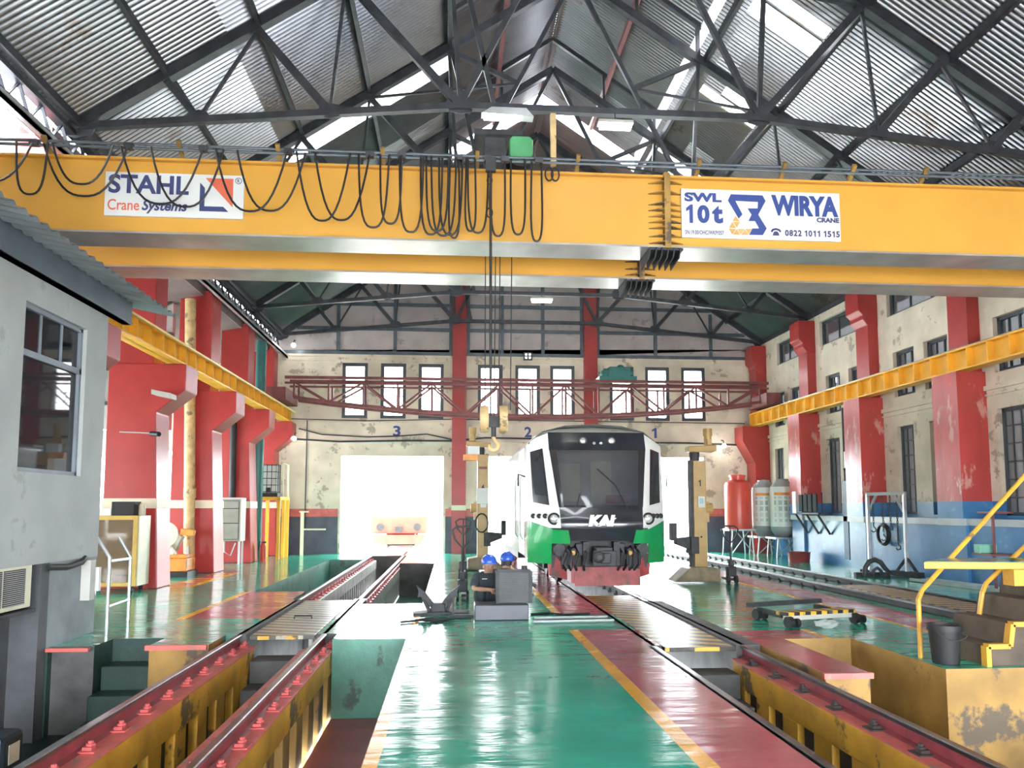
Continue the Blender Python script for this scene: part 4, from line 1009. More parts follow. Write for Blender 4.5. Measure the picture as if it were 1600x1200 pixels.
# coupler gear and underparts
lo = MB(); patch(lo, [(-.62, .98), (.62, .98), (.66, 1.18), (-.66, 1.18)], 10, 3, .05); lo.build('lower_fairing', BLKG, tr, smooth=True)
cp = MB(); cp.box(T2-.16, T2+.16, 14.55, 15.3, .55, .86); cp.box(T2-.22, T2+.22, 14.5, 14.62, .50, .80); cp.box(T2-.10, T2+.10, 14.42, 14.52, .56, .76); cp.lathe([(.05, 0), (.11, .03), (.11, .1), (.05, .14)], (T2-.13, 14.38, .68), 14, 0, 'y'); cp.build('coupler', CHAR, tr, bevel=.02)
MB().box(T2-.95, T2+.95, 15.08, 15.6, .44, .97).build('end_beam', BLK, tr)
for bx_, bz, bw, bh in ((-.66, .62, .11, .2), (-.40, .8, .09, .12), (.40, .8, .09, .12), (.66, .62, .11, .2), (-.80, .8, .1, .1), (.80, .8, .1, .1)): MB().box(T2+bx_-bw, T2+bx_+bw, 14.94, 15.1, bz-bh, bz+bh).build('equipment_box', CHAR, tr, bevel=.02)
for x in (-.62, -.5, -.34, .36, .48, .60, .70, -.72): MB().tube([(T2+x, 15.0, .86), (T2+x+.03, 14.82, .74), (T2+x*1.06, 14.86, .52), (T2+x*.95, 14.98, .40)], .026, 7).build('brake_hose', BLK, tr)
for sg in (-1, 1):
    o = MB(); o.lathe([(.10, 0), (.12, -.05), (.12, -.09), (.06, -.1)], (T2+sg*.82, 14.98, .80), 14, 0, 'y').cyl((T2+sg*.55, 15.0, .80), (T2+sg*.55, 14.85, .78), .05); o.build('air_coupling', CHAR, tr, smooth=True)
    MB().ball((T2+sg*.56, 14.84, .74), (.045, .04, .05)).build('coupling_cock', TAN, tr, smooth=True)
    MB().box(T2+sg*.30-.06, T2+sg*.30+.06, 14.85, 15.1, .50, .95).build('bracket', CHAR, tr)
pw = MB(); pw.prism([(14.92, .10), (15.0, .10), (15.06, .46), (14.99, .46)], 'yz', T2-.52, T2+.78)
pw.build('plough_plate', mat('plough red paint', (.27, .04, .042), .45, var=.35, scale=5, bump=.15, col2=(.12, .06, .05), patch=.14, pscale=3), tr)
for sg in (-1, 1):
    v = [(T2+sg*.66, 14.95, .22), (T2+sg*1.0, 15.1, .30), (T2+sg*1.04, 15.12, .72), (T2+sg*.92, 15.1, .70), (T2+sg*.66, 15.0, .46)]
    m2 = MB().add(v+[(x, y+.03, z) for x, y, z in v], [(0,1,2,3,4), (9,8,7,6,5)]+[(i, i+5, (i+1) % 5+5, (i+1) % 5) for i in range(5)]); m2.box(T2+sg*.55-.03, T2+sg*.55+.03, 14.98, 15.6, .15, .6); m2.build('plough_wing', MATS['plough red paint'], tr)
# bogies and underframe
for yc in (16.9, 18.7, 28.5, 30.3):
    ax = MB()
    for sg in (-1, 1): ax.lathe([(.30, -.05), (.43, -.06), (.43, .0), (.40, .06), (.18, .07)], (T2+sg*.56, yc, .43), 24, 0, 'x')
    ax.cyl((T2-.56, yc, .43), (T2+.56, yc, .43), .08); ax.build('wheelset', CHAR, tr, smooth=True)
for yc in (17.8, 29.4):
    bg_ = MB()
    for sg in (-1, 1): bg_.box(T2+sg*.80-.06, T2+sg*.80+.06, yc-1.4, yc+1.4, .42, .62).box(T2+sg*.80-.1, T2+sg*.80+.1, yc-1.05, yc-.75, .30, .56).box(T2+sg*.80-.1, T2+sg*.80+.1, yc+.75, yc+1.05, .30, .56)
    bg_.build('bogie_frame', CHAR, tr)
MB().box(T2-1.2, T2+1.2, 15.6, 36, .55, .66).box(T2-1.1, T2+1.1, 21, 26, .25, .56).build('underframe', CHAR, tr)
# side doors and windows
for sg in (-1, 1):
    x = T2+sg*HW
    d = MB().box(x-.012, x+.012, 16.15, 17.2, .66, 2.86); do = d.build('door', GALV, tr)
    MB().box(x-.02, x+.02, 16.25, 16.6, 1.5, 2.6).box(x-.02, x+.02, 16.75, 17.1, 1.5, 2.6).build('door_glass', GLT, do)
    for yy in (16.08, 17.27): MB().tube([(x+sg*.03, yy, .95), (x+sg*.09, yy, 1.05), (x+sg*.09, yy, 2.2), (x+sg*.03, yy, 2.3)], .018, 6).build('handrail', GALV, do)
    for k in range(12):
        y = 18.0+k*1.35
        MB().box(x-.012, x+.012, y, y+.8, 1.62, 2.55).build('passenger_window', GLT, tr, bevel=.0)
    MB().tube([(x+sg*.02, 15.75, 2.25), (x+sg*.16, 15.72, 2.3), (x+sg*.16, 15.72, 2.05)], .02, 6).build('mirror_arm', BLK, tr)

# ================================================================== LIFTING JACKS
def jack(label, x, y, digit, sg, ztop):
    t = thing('lifting_jack', label, 'lifting jack', (x, y, 0))
    MB().prism([(x-sg*.62, .02), (x+sg*.38, .02), (x+sg*.38, .30), (x+sg*.18, .34), (x-sg*.16, .34), (x-sg*.30, .30)], 'xz', y-.28, y+.34).build('base', mat('dark jack base', (.20, .15, .09), .5, var=.35, scale=5), t, bevel=.02)
    MB().box(x-.13, x+.15, y-.16, y+.16, .33, ztop-.72).build('column', JACKY, t, bevel=.012)
    MB().box(x-sg*.13-.05, x-sg*.13+.03, y-.1, y+.1, .33, ztop-.7).build('guide_rail', CHAR, t)
    MB().cyl((x-.05, y, ztop-.72), (x-.05, y, ztop-.50), .11).build('neck', CHAR, t)
    MB().prism([(x-sg*.22, ztop-.52), (x+sg*.3, ztop-.54), (x+sg*.42, ztop-.50), (x+sg*.42, ztop-.36), (x-sg*.22, ztop-.40)], 'xz', y-.13, y+.13).build('gearbox', ORNG if 0 else JACKY, t, bevel=.02)
    MB().cyl((x+sg*.26, y, ztop-.42), (x+sg*.26, y, ztop-.16), .085).cyl((x+sg*.26, y, ztop-.16), (x+sg*.26, y, ztop), .10).box(x+sg*.26-.05, x+sg*.26+.05, y-.13, y, ztop-.36, ztop-.24).build('motor', JACKY, t, smooth=True)
    ca = MB().box(x-sg*.13-.09, x-sg*.13+.09, y-.2, y+.2, .62, .98).prism([(x-sg*.2, .70), (x-sg*.52, .82), (x-sg*.52, .95), (x-sg*.2, .98)], 'xz', y-.12, y+.12).box(min(x-sg*.50, x-sg*.62), max(x-sg*.50, x-sg*.62), y-.12, y+.12, .90, 1.28); ca.build('lifting_arm', CHAR, t, bevel=.015)
    b = MB().box(x-.05, x+.1, y-.20, y-.16, 1.62, 1.86); b.build('control_panel', GREYP, t); MB().box(x-.02, x+.07, y-.205, y-.2, 1.70, 1.82).build('screen', mat('screen glass', (.25,.4,.42), .2), t)
    MB().cyl((x+sg*.15, y-.05, 1.60), (x+sg*.30, y-.05, 1.60), .12).box(min(x+sg*.14, x+sg*.22), max(x+sg*.14, x+sg*.22), y-.12, y+.05, 1.3, 1.75).build('cable_drum', JACKY, t)
    MB().cyl((x+.02, y-.165, .98), (x+.02, y-.161, .98), .022).build('plug', BLK, t)
    digits(digit, x-.035, x+.055, 2.08, 2.22, y-.163, .02).build('digit', BLK, t)
    return t
jack('ochre lifting jack numbered 1 standing right of the train', 5.40, 16.6, '1', 1, 3.36)
jl = jack('ochre lifting jack numbered 4 standing left of the train behind the workers', .80, 20.2, '4', -1, 3.72)
MB().tube([(.78+.16*math.cos(a*.42)*(1+.02*(a % 3)), 19.99-.01*(a % 4), 1.22+.24*math.sin(a*.42)) for a in range(45)], .02, 6).build('cable_coil', BLK, jl)
MB().box(.65, .95, 19.98, 20.04, 1.72, 2.12).build('white_panel', GREYP, jl); MB().box(.70, .92, 20.01, 20.03, 2.62, 2.68).build('maker_plate', RUST, jl)
MB().box(.42, .72, 20.02, 20.2, 3.0, 3.22).build('limit_box', WHT, jl); MB().box(.30, .70, 20.05, 20.3, 2.85, 3.0).build('orange_bracket', ORNG, jl)

def pump_handle(label, x, y, h, rz=0):
    t = thing('pallet_jack', label, 'pallet jack', (x, y, 0))
    MB().tube([(x, y, .2), (x, y+.03, h-.35)], .025, 8).build('tiller', BLK, t)
    pts = [(x, y+.03, h-.38), (x-.14, y+.03, h-.22), (x-.18, y+.03, h-.06), (x-.10, y+.03, h), (x+.10, y+.03, h), (x+.18, y+.03, h-.06), (x+.14, y+.03, h-.22)]
    MB().tube(pts, .018, 7, closed=True).tube([(x, y+.03, h-.35), (x, y+.03, h)], .015, 6).build('handle', BLK, t)
    MB().box(x-.09, x+.09, y-.08, y+.1, .15, .36).box(x-.05, x+.05, y-.06, y+.06, .36, .5).build('pump', CHAR, t, bevel=.02)
    w_ = MB()
    for s in (-1, 1): w_.cyl((x+s*.06, y-.04, .09), (x+s*.11, y-.04, .09), .09, 16)
    w_.build('wheel', BLK, t)
    MB().box(x-.02, x+.1, y+.1, y+.55, .05, .1).build('fork', BLK, t)
    return t
pump_handle('black pump handle jack standing right of jack number 1', 5.98, 16.2, 1.22)
pump_handle('black pump handle trolley nearest the workers, left of the ochre jack', .20, 13.6, 1.28)
pump_handle('black pump handle trolley second behind the first one by the red wall pillar', .28, 18.4, 1.34)

# ================================================================== WORKERS
def skin_mesh(name, pts, edges, rad, m, parent, sub=2, root=0):
    me = bpy.data.meshes.new(name); org = ORG[parent.name]
    me.from_pydata([tuple(Vector(p)-org) for p in pts], edges, []); me.materials.append(m)
    o = bpy.data.objects.new(name, me); COL.objects.link(o); o.parent = parent; ORG[o.name] = org
    sk = o.modifiers.new('skin', 'SKIN'); sk.use_smooth_shade = True
    for i, r in enumerate(rad):
        d = me.skin_vertices[0].data[i]; d.radius = (r, r) if not isinstance(r, tuple) else r; d.use_root = (i == root)
    sb = o.modifiers.new('sub', 'SUBSURF'); sb.levels = sub; sb.render_levels = sub
    return o
def worker(label, loc, rz, back=False):
    """squatting figure facing -Y in its own space"""
    t = thing('person', label, 'person', loc, rz=rz)
    ORG[t.name] = Vector((0,0,0))
    J = dict(pel=(0, .13, .20), wst=(0, .11, .33), chest=(0, .02, .50), nk=(0, -.03, .60), hd=(0, -.075, .70), ht=(0, -.08, .78))
    B = [J['pel'], J['wst'], J['chest'], J['nk'], J['hd'], J['ht']]; R_ = [(.11, .09), (.10, .08), (.11, .08), .05, .085, .075]; E_ = [(0,1), (1,2), (2,3), (3,4), (4,5)]
    Cv = [J['pel'], J['wst'], J['chest'], (0, -.025, .59)]; CR = [(.185, .16), (.18, .15), (.20, .155), (.10, .09)]; CE = [(0,1), (1,2), (2,3)]
    for s in (-1, 1):
        i = len(B)
        B += [(s*.10, .10, .19), (s*.19, -.22, .38), (s*.15, -.06, .07), (s*.155, -.16, .035), (s*.16, -.23, .025)]; R_ += [.085, .06, .042, .04, .03]
        E_ += [(0, i), (i, i+1), (i+1, i+2), (i+2, i+3), (i+3, i+4)]
        c = len(Cv); Cv += [(s*.10, .10, .19), (s*.19, -.22, .385), (s*.15, -.07, .12)]; CR += [.115, .09, .07]; CE += [(0, c), (c, c+1), (c+1, c+2)]
        i = len(B)
        B += [(s*.19, -.02, .53), (s*.27, -.14, .36), (s*.10, -.32, .36), (s*.05, -.37, .355)]; R_ += [.055, .042, .032, .03]
        E_ += [(2, i), (i, i+1), (i+1, i+2), (i+2, i+3)]
        c = len(Cv); Cv += [(s*.185, -.015, .53), (s*.265, -.13, .375)]; CR += [.088, .075]; CE += [(2, c), (c, c+1)]
        h = len(B)-1                                   # five fingers curled round the part held between the hands
        for f, (ox, L1, r) in enumerate(((-.022, .045, .009), (-.008, .05, .0095), (.008, .048, .009), (.021, .038, .008))):
            k = len(B); B += [(s*.05+ox, -.395, .35+.004*f), (s*.05+ox-s*.008, -.395-L1*.7, .335), (s*.05+ox-s*.02, -.395-L1*.8, .305)]; R_ += [r, r*.95, r*.8]; E_ += [(h, k), (k, k+1), (k+1, k+2)]
        k = len(B); B += [(s*.02, -.38, .375), (s*.008, -.41, .365)]; R_ += [.011, .009]; E_ += [(h, k), (k, k+1)]
    skin_mesh('body', B, E_, R_, SKIN, t)
    skin_mesh('overalls', Cv, CE, CR, CLOTH, t)
    hm = MB(); hm.lathe([(.118, 0), (.122, .01), (.12, .05), (.105, .095), (.07, .13), (.03, .145), (.001, .147)], (0, -.075, .735), 22)
    hm.prism([(-.085, -.155), (-.06, -.225), (.06, -.225), (.085, -.155)], 'xy', .735, .748); hm.box(-.015, .015, -.19, .04, .85, .885)
    hm.build('helmet', HELM, t, smooth=True, local=True)
    fc = MB(); fc.prism([(-.012, -.155), (0, -.185), (.012, -.155)], 'xy', .665, .70).box(-.028, .028, -.158, -.150, .638, .645); 
    for s in (-1, 1): fc.ball((s*.032, -.155, .71), (.012, .008, .008), 8, 5).ball((s*.088, -.07, .69), (.014, .025, .035), 8, 6)
    fc.build('face', SKIN, t, smooth=True, local=True)
    MB().add([(-.088, -.02, .735), (.088, -.02, .735), (.08, .01, .655), (-.08, .01, .655)], [(0,1,2,3)]).lathe([(.09, 0), (.092, .07)], (0, -.06, .665), 16).build('hair', BLK, t, local=True) if back else None
    for s in (-1, 1): MB().box(s*.155-.05, s*.155+.05, -.27, -.02, 0.0, .075).build('boot', BLK, t, bevel=.03, local=True)
    if not back: MB().add([(-.13, -.128, .50), (-.05, -.140, .50), (-.05, -.142, .515), (-.13, -.130, .515)], [(0,1,2,3)]).build('name_tag', WHT, t, local=True)
    return t
w1 = worker('person in dark work clothes and blue helmet squatting beside the radiator core, head bowed', (.575, 12.25, 0), .25)
w2 = worker('person in blue helmet crouching behind the radiator core, only head and shoulders showing', (.90, 12.80, 0), math.pi-.4, True)
w2.location.z = -.03 if 0 else 0

# radiator core and the box under it
t = thing('radiator_core', 'dark finned radiator core standing before the crouching workers', 'radiator', (.92, 11.42, .22))
MB().box(.68, 1.17, 11.34, 11.40, .222, .69).box(.68, 1.17, 11.48, 11.52, .222, .69).build('core', CHAR, t)
fn = MB()
for k in range(21): fn.box(.70, 1.14, 11.325, 11.50, .24+k*.0205, .249+k*.0205)
fn.build('fins', mat('grey fins', (.10, .10, .105), .5, .3), t)
MB().box(.655, .695, 11.31, 11.55, .222, .68).box(1.14, 1.185, 11.31, 11.55, .222, .68).box(.68, 1.16, 11.33, 11.53, .665, .70).cyl((1.08, 11.42, .69), (1.08, 11.42, .76), .045).build('frame', CHAR, t)
MB().tube([(1.18, 11.4, .50), (1.25, 11.4, .46)], .025, 8).build('pipe_stub', CHAR, t)
t = tag(MB().box(.34, 1.12, 11.18, 11.62, .0, .22).build('metal_box', mat('slate box', (.05, .053, .068), .4, .2), bevel=.012), 'dark slate metal box on the green floor under the radiator core', 'box')
# torn metal guard and scrap left of it
sc = thing('scrap_guard', 'bent dark metal guard with two upright torn flanges on the green floor', 'metal part', (-.25, 11.9, 0))
MB().prism([(-.55, 11.75), (.25, 11.85), (.28, 12.1), (-.3, 12.2), (-.58, 12.0)], 'xy', .0, .035).build('plate', CHAR, sc)
for s in (-1, 1):
    q = [(-.20, .03), (-.06, .03), (-.05, .10), (.02, .20), (.10, .26), (.15, .25), (.13, .34), (.17, .44), (.10, .38), (.03, .33), (-.06, .22), (-.13, .13)]
    MB().prism([(-.20+s*(x+.16), z) for x, z in q], 'xz', 11.9, 11.96).prism([(-.20+s*(x+.16), z) for x, z in [(-.06, .03), (.0, .03), (.10, .26), (.05, .28)]], 'xz', 11.96, 12.12).build('flange', CHAR, sc, bevel=.006)
MB().box(-.30, -.08, 11.84, 12.08, .03, .16).build('block', CHAR, sc, bevel=.02)
t = tag(MB().box(.02, .05, 11.6, 11.63, 0, .28).box(-.05, .35, 11.58, 11.66, 0, .03).build('bracket', CHAR), 'thin upright dark bracket between the scrap guard and the slate box', 'metal part')
for lab, p in (('dark hose lying in front of the scrap guard', [(-.7, 11.0, .02), (-.4, 11.15, .02), (-.1, 11.1, .02), (.1, 11.3, .02), (.3, 11.25, .02)]), ('second dark hose lying tangled before the scrap guard', [(-.5, 11.2, .02), (-.2, 11.0, .02), (0, 11.2, .02), (-.25, 11.25, .04), (-.45, 11.05, .04)]),
               ('dark cable lying right of the slate box', [(1.2, 11.7, .015), (1.5, 11.8, .015), (1.7, 11.6, .015), (2.1, 11.7, .015)]),):
    tag(MB().tube([(x, y, z) for x, y, z in p], .016, 6).build('hose', BLK, smooth=True), lab, 'hose')
for lab, y, x0, x1 in (('grey pipe lying crosswise right of the slate box, nearer one', 10.85, 1.15, 2.3), ('grey pipe lying crosswise right of the slate box, farther one', 11.2, 1.2, 2.28)):
    tag(MB().tube([(x0, y, .022), (x1, y+.05, .022)], .022, 8).build('pipe', GALV), lab, 'pipe')

# ================================================================== RIGHT FLOOR OBJECTS
t = thing('bogie_trolley', 'low wheeled trolley with a yellow and black striped bar on the green floor', 'trolley', (5.05, 10.85, 0))
def ob(mb, p, q, w, h): mb.beam(p, q, w, h)
MB().beam((4.50, 10.33, .17), (5.62, 10.62, .17), .22, .05).build('striped_bar', HAZB, t)
MB().beam((4.50, 10.24, .12), (5.62, 10.53, .12), .05, .06).build('side_strip', GREYP, t)
MB().beam((4.32, 11.05, .20), (5.62, 11.50, .20), .09, .06).beam((4.55, 10.4, .13), (4.5, 11.1, .13), .06, .06).beam((5.5, 10.6, .13), (5.5, 11.4, .13), .06, .06).build('frame', CHAR, t)
w_ = []
for x, y in ((4.60, 10.2), (5.68, 10.5), (4.48, 11.0), (5.62, 11.35)):
    MB().cyl((x-.09, y-.02, .075), (x-.02, y, .075), .075, 16).cyl((x+.04, y+.01, .06), (x+.09, y+.02, .06), .06, 14).build('wheel', BLK, t)
pb = MB(); random.seed(3)
pb.ball((5.05, 10.15, .05), (.17, .10, .05), 14, 8); pb.v = [(x+random.uniform(-.02, .02), y+random.uniform(-.02, .02), max(.002, z+random.uniform(-.015, .02))) for x, y, z in pb.v]
tag(pb.build('plastic_bag', POLY, smooth=True), 'crumpled clear plastic bag on the floor by the striped trolley', 'bag')

bk_ = thing('bucket', 'black plastic bucket standing at the kerb corner beside the yellow steps', 'bucket', (5.14, 7.78, 0))
MB().lathe([(.125, .002), (.13, .02), (.16, .40), (.172, .40), (.172, .345), (.165, .345), (.165, .40), (.152, .40), (.12, .02)], (5.14, 7.78, 0), 26).build('shell', BLK, bk_, smooth=True)
MB().tube([(5.14+.168*math.cos(a*math.pi/10), 7.78-.168*math.sin(a*math.pi/10)*.4-.12, .36-.10*math.sin(a*math.pi/10)) for a in range(11)], .005, 5).build('bail', CHAR, bk_)

# yellow stairs and deck
st = thing('platform_stairs', 'concrete stairs with yellow painted edges rising to the right behind the black bucket', 'stairs', (6.3, 7.9, 0))
prof = [(5.46, 0), (5.46, .20), (5.70, .20), (5.74, .42), (6.0, .42), (6.04, .64), (6.3, .64), (6.34, .86), (7.4, .86), (7.4, 0)]
MB().prism(prof, 'xz', 7.62, 8.5).build('steps_body', HANDG, st)
ed = MB(); ep = prof[:-1]
for a, b in zip(ep, ep[1:-0 or None]): ed.beam((a[0], 7.605, a[1]), (b[0], 7.605, b[1]), .05, .085, up=(0, 1, 0))
ed.build('yellow_edge', PY, st)
dk = thing('platform_deck', 'raised yellow edged deck with green top jutting in at the right photo edge', 'deck', (6.4, 7.6, 1.0))
dp = [(4.80, 7.55), (5.25, 8.05), (8.2, 8.05), (8.2, 6.95)]
MB().prism(dp, 'xy', .99, 1.06).build('slab', PY, dk, bevel=.01); MB().prism([(4.84, 7.56), (5.26, 8.03), (8.18, 8.03), (8.18, 6.99)], 'xy', 1.055, 1.064).build('green_top', G, dk)
MB().box(5.62, 5.74, 7.36, 7.52, .83, .99).box(6.05, 8.2, 7.3, 7.5, .84, .99).build('under_beam', PY, dk)
MB().box(7.4, 7.6, 7.2, 7.6, -1.0, .99).build('support_post', PYD, dk)
rl = thing('stair_handrail', 'yellow pipe handrail bent up the stairs beside the bucket', 'handrail', (5.05, 8.1, 0))
MB().tube([(5.05, 8.07, 0), (5.05, 8.07, .62), (5.12, 8.10, .72), (6.65, 8.45, 1.98), (8.0, 8.76, 3.1)], .026, 8).build('rail', PY, rl)
r2_ = thing('stair_handrail', 'shorter yellow handrail post on the second step, right of the bucket', 'handrail', (5.95, 8.3, .42))
MB().tube([(5.90, 8.3, .422), (5.95, 8.3, .66), (6.02, 8.33, .76), (7.6, 8.45, 2.0)], .026, 8).build('rail', PY, r2_)
yb = thing('step_frame', 'small yellow concrete block with a square hole in the pit at the lower right corner', 'block', (5.3, 5.8, -1.05))
for a in ((5.25, 5.37, 5.6, 6.1, -1.05, -.55), (5.75, 5.9, 5.6, 6.1, -1.05, -.55), (5.37, 5.75, 5.6, 6.1, -.67, -.55), (5.37, 5.75, 5.6, 6.1, -1.05, -.98)): MB().box(*a).build('block', PYD, yb)

# red-capped kerb is floor; chain hoist frame by the wall
gt = thing('chain_rack', 'grey steel frame hung with chains and hooks by the blue wall', 'rack', (10.45, 17.9, 0))
A, Bq = (10.28, 18.35), (10.62, 17.35)
def gp(f, z): return (A[0]+(Bq[0]-A[0])*f, A[1]+(Bq[1]-A[1])*f, z)
for f in (0, 1): MB().beam(gp(f, .05), gp(f, 1.95), .07, .07).build('upright', GALV, gt)
MB().beam(gp(-.04, 1.95), gp(1.04, 1.95), .07, .08).build('top_bar', GALV, gt)
for a, b in ((.02, .25), (.98, .75)): MB().beam(gp(a, 1.5), gp(b, 1.92), .05, .05).build('brace', GALV, gt)
MB().beam(gp(0, .06), gp(-.25, .06), .1, .06).beam(gp(1, .45), gp(1.28, .08), .05, .05).beam(gp(1, .45), gp(.70, .08), .05, .05).beam(gp(.6, .07), gp(1.35, .07), .2, .12).build('foot', CHAR, gt)
def chain(label, f, z0, z1, hook=True):
    c = thing('chain', label, 'chain', gp(f, z1)); m = MB(); k = int((z1-z0)/.055)
    for i in range(k):
        z = z1-i*.055; p = Vector(gp(f, z)); a = Vector((.018, 0, 0)) if i % 2 else Vector((0, .018, 0))
        m.tube([p-a+Vector((0,0,.02)), p+Vector((0,0,.036)), p+a+Vector((0,0,.02)), p+a-Vector((0,0,.02)), p-Vector((0,0,.036)), p-a-Vector((0,0,.02))], .008, 5, closed=True)
    m.build('links', CHAR, c)
    if hook:
        p = Vector(gp(f, z0)); MB().tube([p+Vector((0,0,.04)), p, p+Vector((.04,-.02,-.05)), p+Vector((.03,-.03,-.11)), p+Vector((-.03,0,-.13)), p+Vector((-.055,.01,-.09))], .016, 6).build('hook', CHAR, c)
chain('dark chain with hook hung near the left upright of the steel frame', .15, 1.15, 1.88); chain('dark chain with hook second from the left on the steel frame', .42, .95, 1.88); chain('dark chain with hook third from the left on the steel frame', .62, 1.2, 1.88); chain('long dark chain with hook nearest the right upright of the steel frame', .80, .75, 1.88)
hc = MB()
for k in range(3): hc.tube([(10.76-.02*k, 18.5+.26*math.cos(a*math.pi/12)*(1-.06*k), .95+.26*math.sin(a*math.pi/12)*(1-.06*k)) for a in range(24)], .03, 7, closed=True)
tag(hc.build('hose_coil', BLK, smooth=True), 'black hose coil hung on the blue dado behind the chain frame', 'hose coil')
ar = thing('brake_beam', 'dark arched steel casting on the floor at the foot of the chain frame', 'casting', (10.15, 17.9, 0))
pts = [(9.95+.0, 17.75, .02), (9.98, 17.75, .22), (10.08, 17.75, .36), (10.22, 17.75, .40), (10.36, 17.75, .34), (10.46, 17.75, .20), (10.60, 17.75, .07)]
pts = [(x-.35, y-.35, z) for x, y, z in pts]
MB().tube(pts, [.05, .055, .06, .06, .06, .055, .04], 8).build('arch', CHAR, ar, smooth=True); MB().tube([(9.79, 17.35, .02), (9.80, 17.35, .16), (9.89, 17.35, .22), (9.98, 17.35, .15), (10.01, 17.35, .02)], .04, 8).build('inner_arch', CHAR, ar, smooth=True)
MB().box(9.45, 10.28, 17.48, 17.60, 0, .10).build('bar', CHAR, ar)
ld = thing('steel_ladder', 'grey steel ladder lying on the floor under the yellow deck', 'ladder', (10.2, 15.2, 0))
L0, L1 = Vector((10.1, 16.4, .04)), Vector((10.45, 13.6, .04)); dv = Vector((.42, .05, 0))
for q in (L0*0, dv): MB().beam(L0+q, L1+q, .05, .06).build('stile', GALV, ld)
for k in range(9): p = L0+(L1-L0)*((k+.5)/9); MB().beam(p, p+dv, .04, .03).build('rung', GALV, ld)
t = thing('bench', 'small green box on a thin brown shelf stand before the blue wall', 'stand', (10.5, 14.2, 0))
MB().box(10.45, 10.49, 14.18, 14.22, 0, 1.55).build('post', RUST, t); MB().box(10.2, 10.75, 13.9, 14.5, .70, .73).build('shelf', RUST, t); MB().box(10.3, 10.75, 14.0, 14.4, 1.50, 1.54).build('upper_shelf', RUST, t)
tag(MB().box(10.25, 10.6, 14.3, 14.48, .73, .90).build('case', mat('mint case', (.22, .55, .40), .4), bevel=.01), 'small mint green case on the brown shelf stand', 'case')

# fixtures on the right wall
ac2 = thing('air_conditioner', 'white outdoor air conditioner unit with round fan on the pillar by the tall window', 'air conditioner', (11.2, 20.5, 2.7))
MB().box(11.05, 11.38, 20.28, 20.9, 2.72, 3.2).build('case', WHT, ac2, bevel=.02); MB().lathe([(.18, 0), (.19, -.02), (.03, -.02)], (11.05, 20.55, 2.96), 20, 0, 'x').build('fan', BLK, ac2)
MB().box(11.0, 11.38, 20.35, 20.39, 2.66, 2.72).box(11.0, 11.38, 20.8, 20.84, 2.66, 2.72).build('bracket', CHAR, ac2)
gb_ = thing('gauge_rack', 'dark bracketed pipe and gauge rack on the blue pillar', 'rack', (10.6, 22.3, 1.4))
MB().box(10.40, 10.46, 22.62, 22.85, 1.45, 2.1).build('panel', GREYP, gb_)
gm_ = MB()
for k in range(4): gm_.box(10.45, 10.5+.02*k, 21.4+.3*k, 21.62+.3*k, 1.5, 2.0)
gm_.build('meter', mat('matte dark meter', (.03, .035, .04), .9), gb_)
gr_ = MB().box(10.45, 10.85, 21.3, 22.9, 1.42, 1.47)
for y in (21.4, 22.1, 22.8): gr_.beam((10.48, y, 1.42), (10.84, y, .85), .05, .05)
for y in (21.35, 21.7, 22.0, 22.4): gr_.tube([(10.6, y, 1.47), (10.6, y, 2.05)], .02, 6)
gr_.build('bracket', CHAR, gb_)
tag(MB().lathe([(.30, 0), (.33, .28), (.35, .30), (.32, .30), (.29, .03)], (10.35, 22.4, 0), 24).build('tub', mat('maroon tub', (.30, .05, .05), .4), smooth=True), 'maroon round tub on the floor at the foot of the blue pillar', 'tub')
tag(MB().box(10.80, 10.87, 20.3, 20.55, .2, 2.35).build('wall_recess_panel', mat('dark blue panel', (.05, .12, .20), .5)), 'narrow dark panel on the blue dado left of the second pillar', 'panel')  # plain dark blue colour
tag(MB().tube([(11.3, 21.3, 4.5), (11.3, 21.3, 1.4)], .045, 8).build('downpipe', STEEL), 'dark vertical pipe between the pillar by the tanks and the tall window', 'pipe')

# tanks on stands
PRINT = bpy.data.materials.new('printed tank label'); PRINT.use_nodes = True
_N, _L = PRINT.node_tree.nodes, PRINT.node_tree.links
_tc = _N.new('ShaderNodeTexCoord'); _sx = _N.new('ShaderNodeSeparateXYZ'); _cx = _N.new('ShaderNodeCombineXYZ'); _bk = _N.new('ShaderNodeTexBrick')
_L.new(_tc.outputs['Object'], _sx.inputs[0]); _L.new(_sx.outputs['X'], _cx.inputs['X']); _L.new(_sx.outputs['Z'], _cx.inputs['Y']); _L.new(_cx.outputs[0], _bk.inputs['Vector'])
_bk.offset = 0; _bk.inputs['Color1'].default_value = (.62, .66, .60, 1); _bk.inputs['Color2'].default_value = (.30, .42, .36, 1); _bk.inputs['Mortar'].default_value = (.74, .76, .72, 1)
for _k, _v in (('Scale', 1), ('Mortar Size', .03), ('Brick Width', .15), ('Row Height', .2)): _bk.inputs[_k].default_value = _v
_L.new(_bk.outputs['Color'], _N['Principled BSDF'].inputs['Base Color']); _N['Principled BSDF'].inputs['Roughness'].default_value = .4
def stand(t, x, y, w, d, h, name='stand'):
    m = MB().box(x-w, x+w, y-d, y+d, h-.06, h)
    for sx in (-1, 1):
        for sy in (-1, 1): m.tube([(x+sx*w*.9, y+sy*d*.9, 0), (x+sx*w*.75, y+sy*d*.9, h-.03)], .025, 6)
        m.tube([(x-sx*w*.9, y-d*.9, .05), (x+sx*w*.5, y-d*.9, h-.06)], .018, 6)
    return m.build(name, GALV)
tag(stand(None, 9.72, 25.6, .44, .44, .90, 'tank_stand'), 'grey pipe stand under the red tank', 'stand')
tk = thing('water_tank', 'red plastic water tank on a pipe stand by the far right corner', 'tank', (9.74, 25.6, .90))
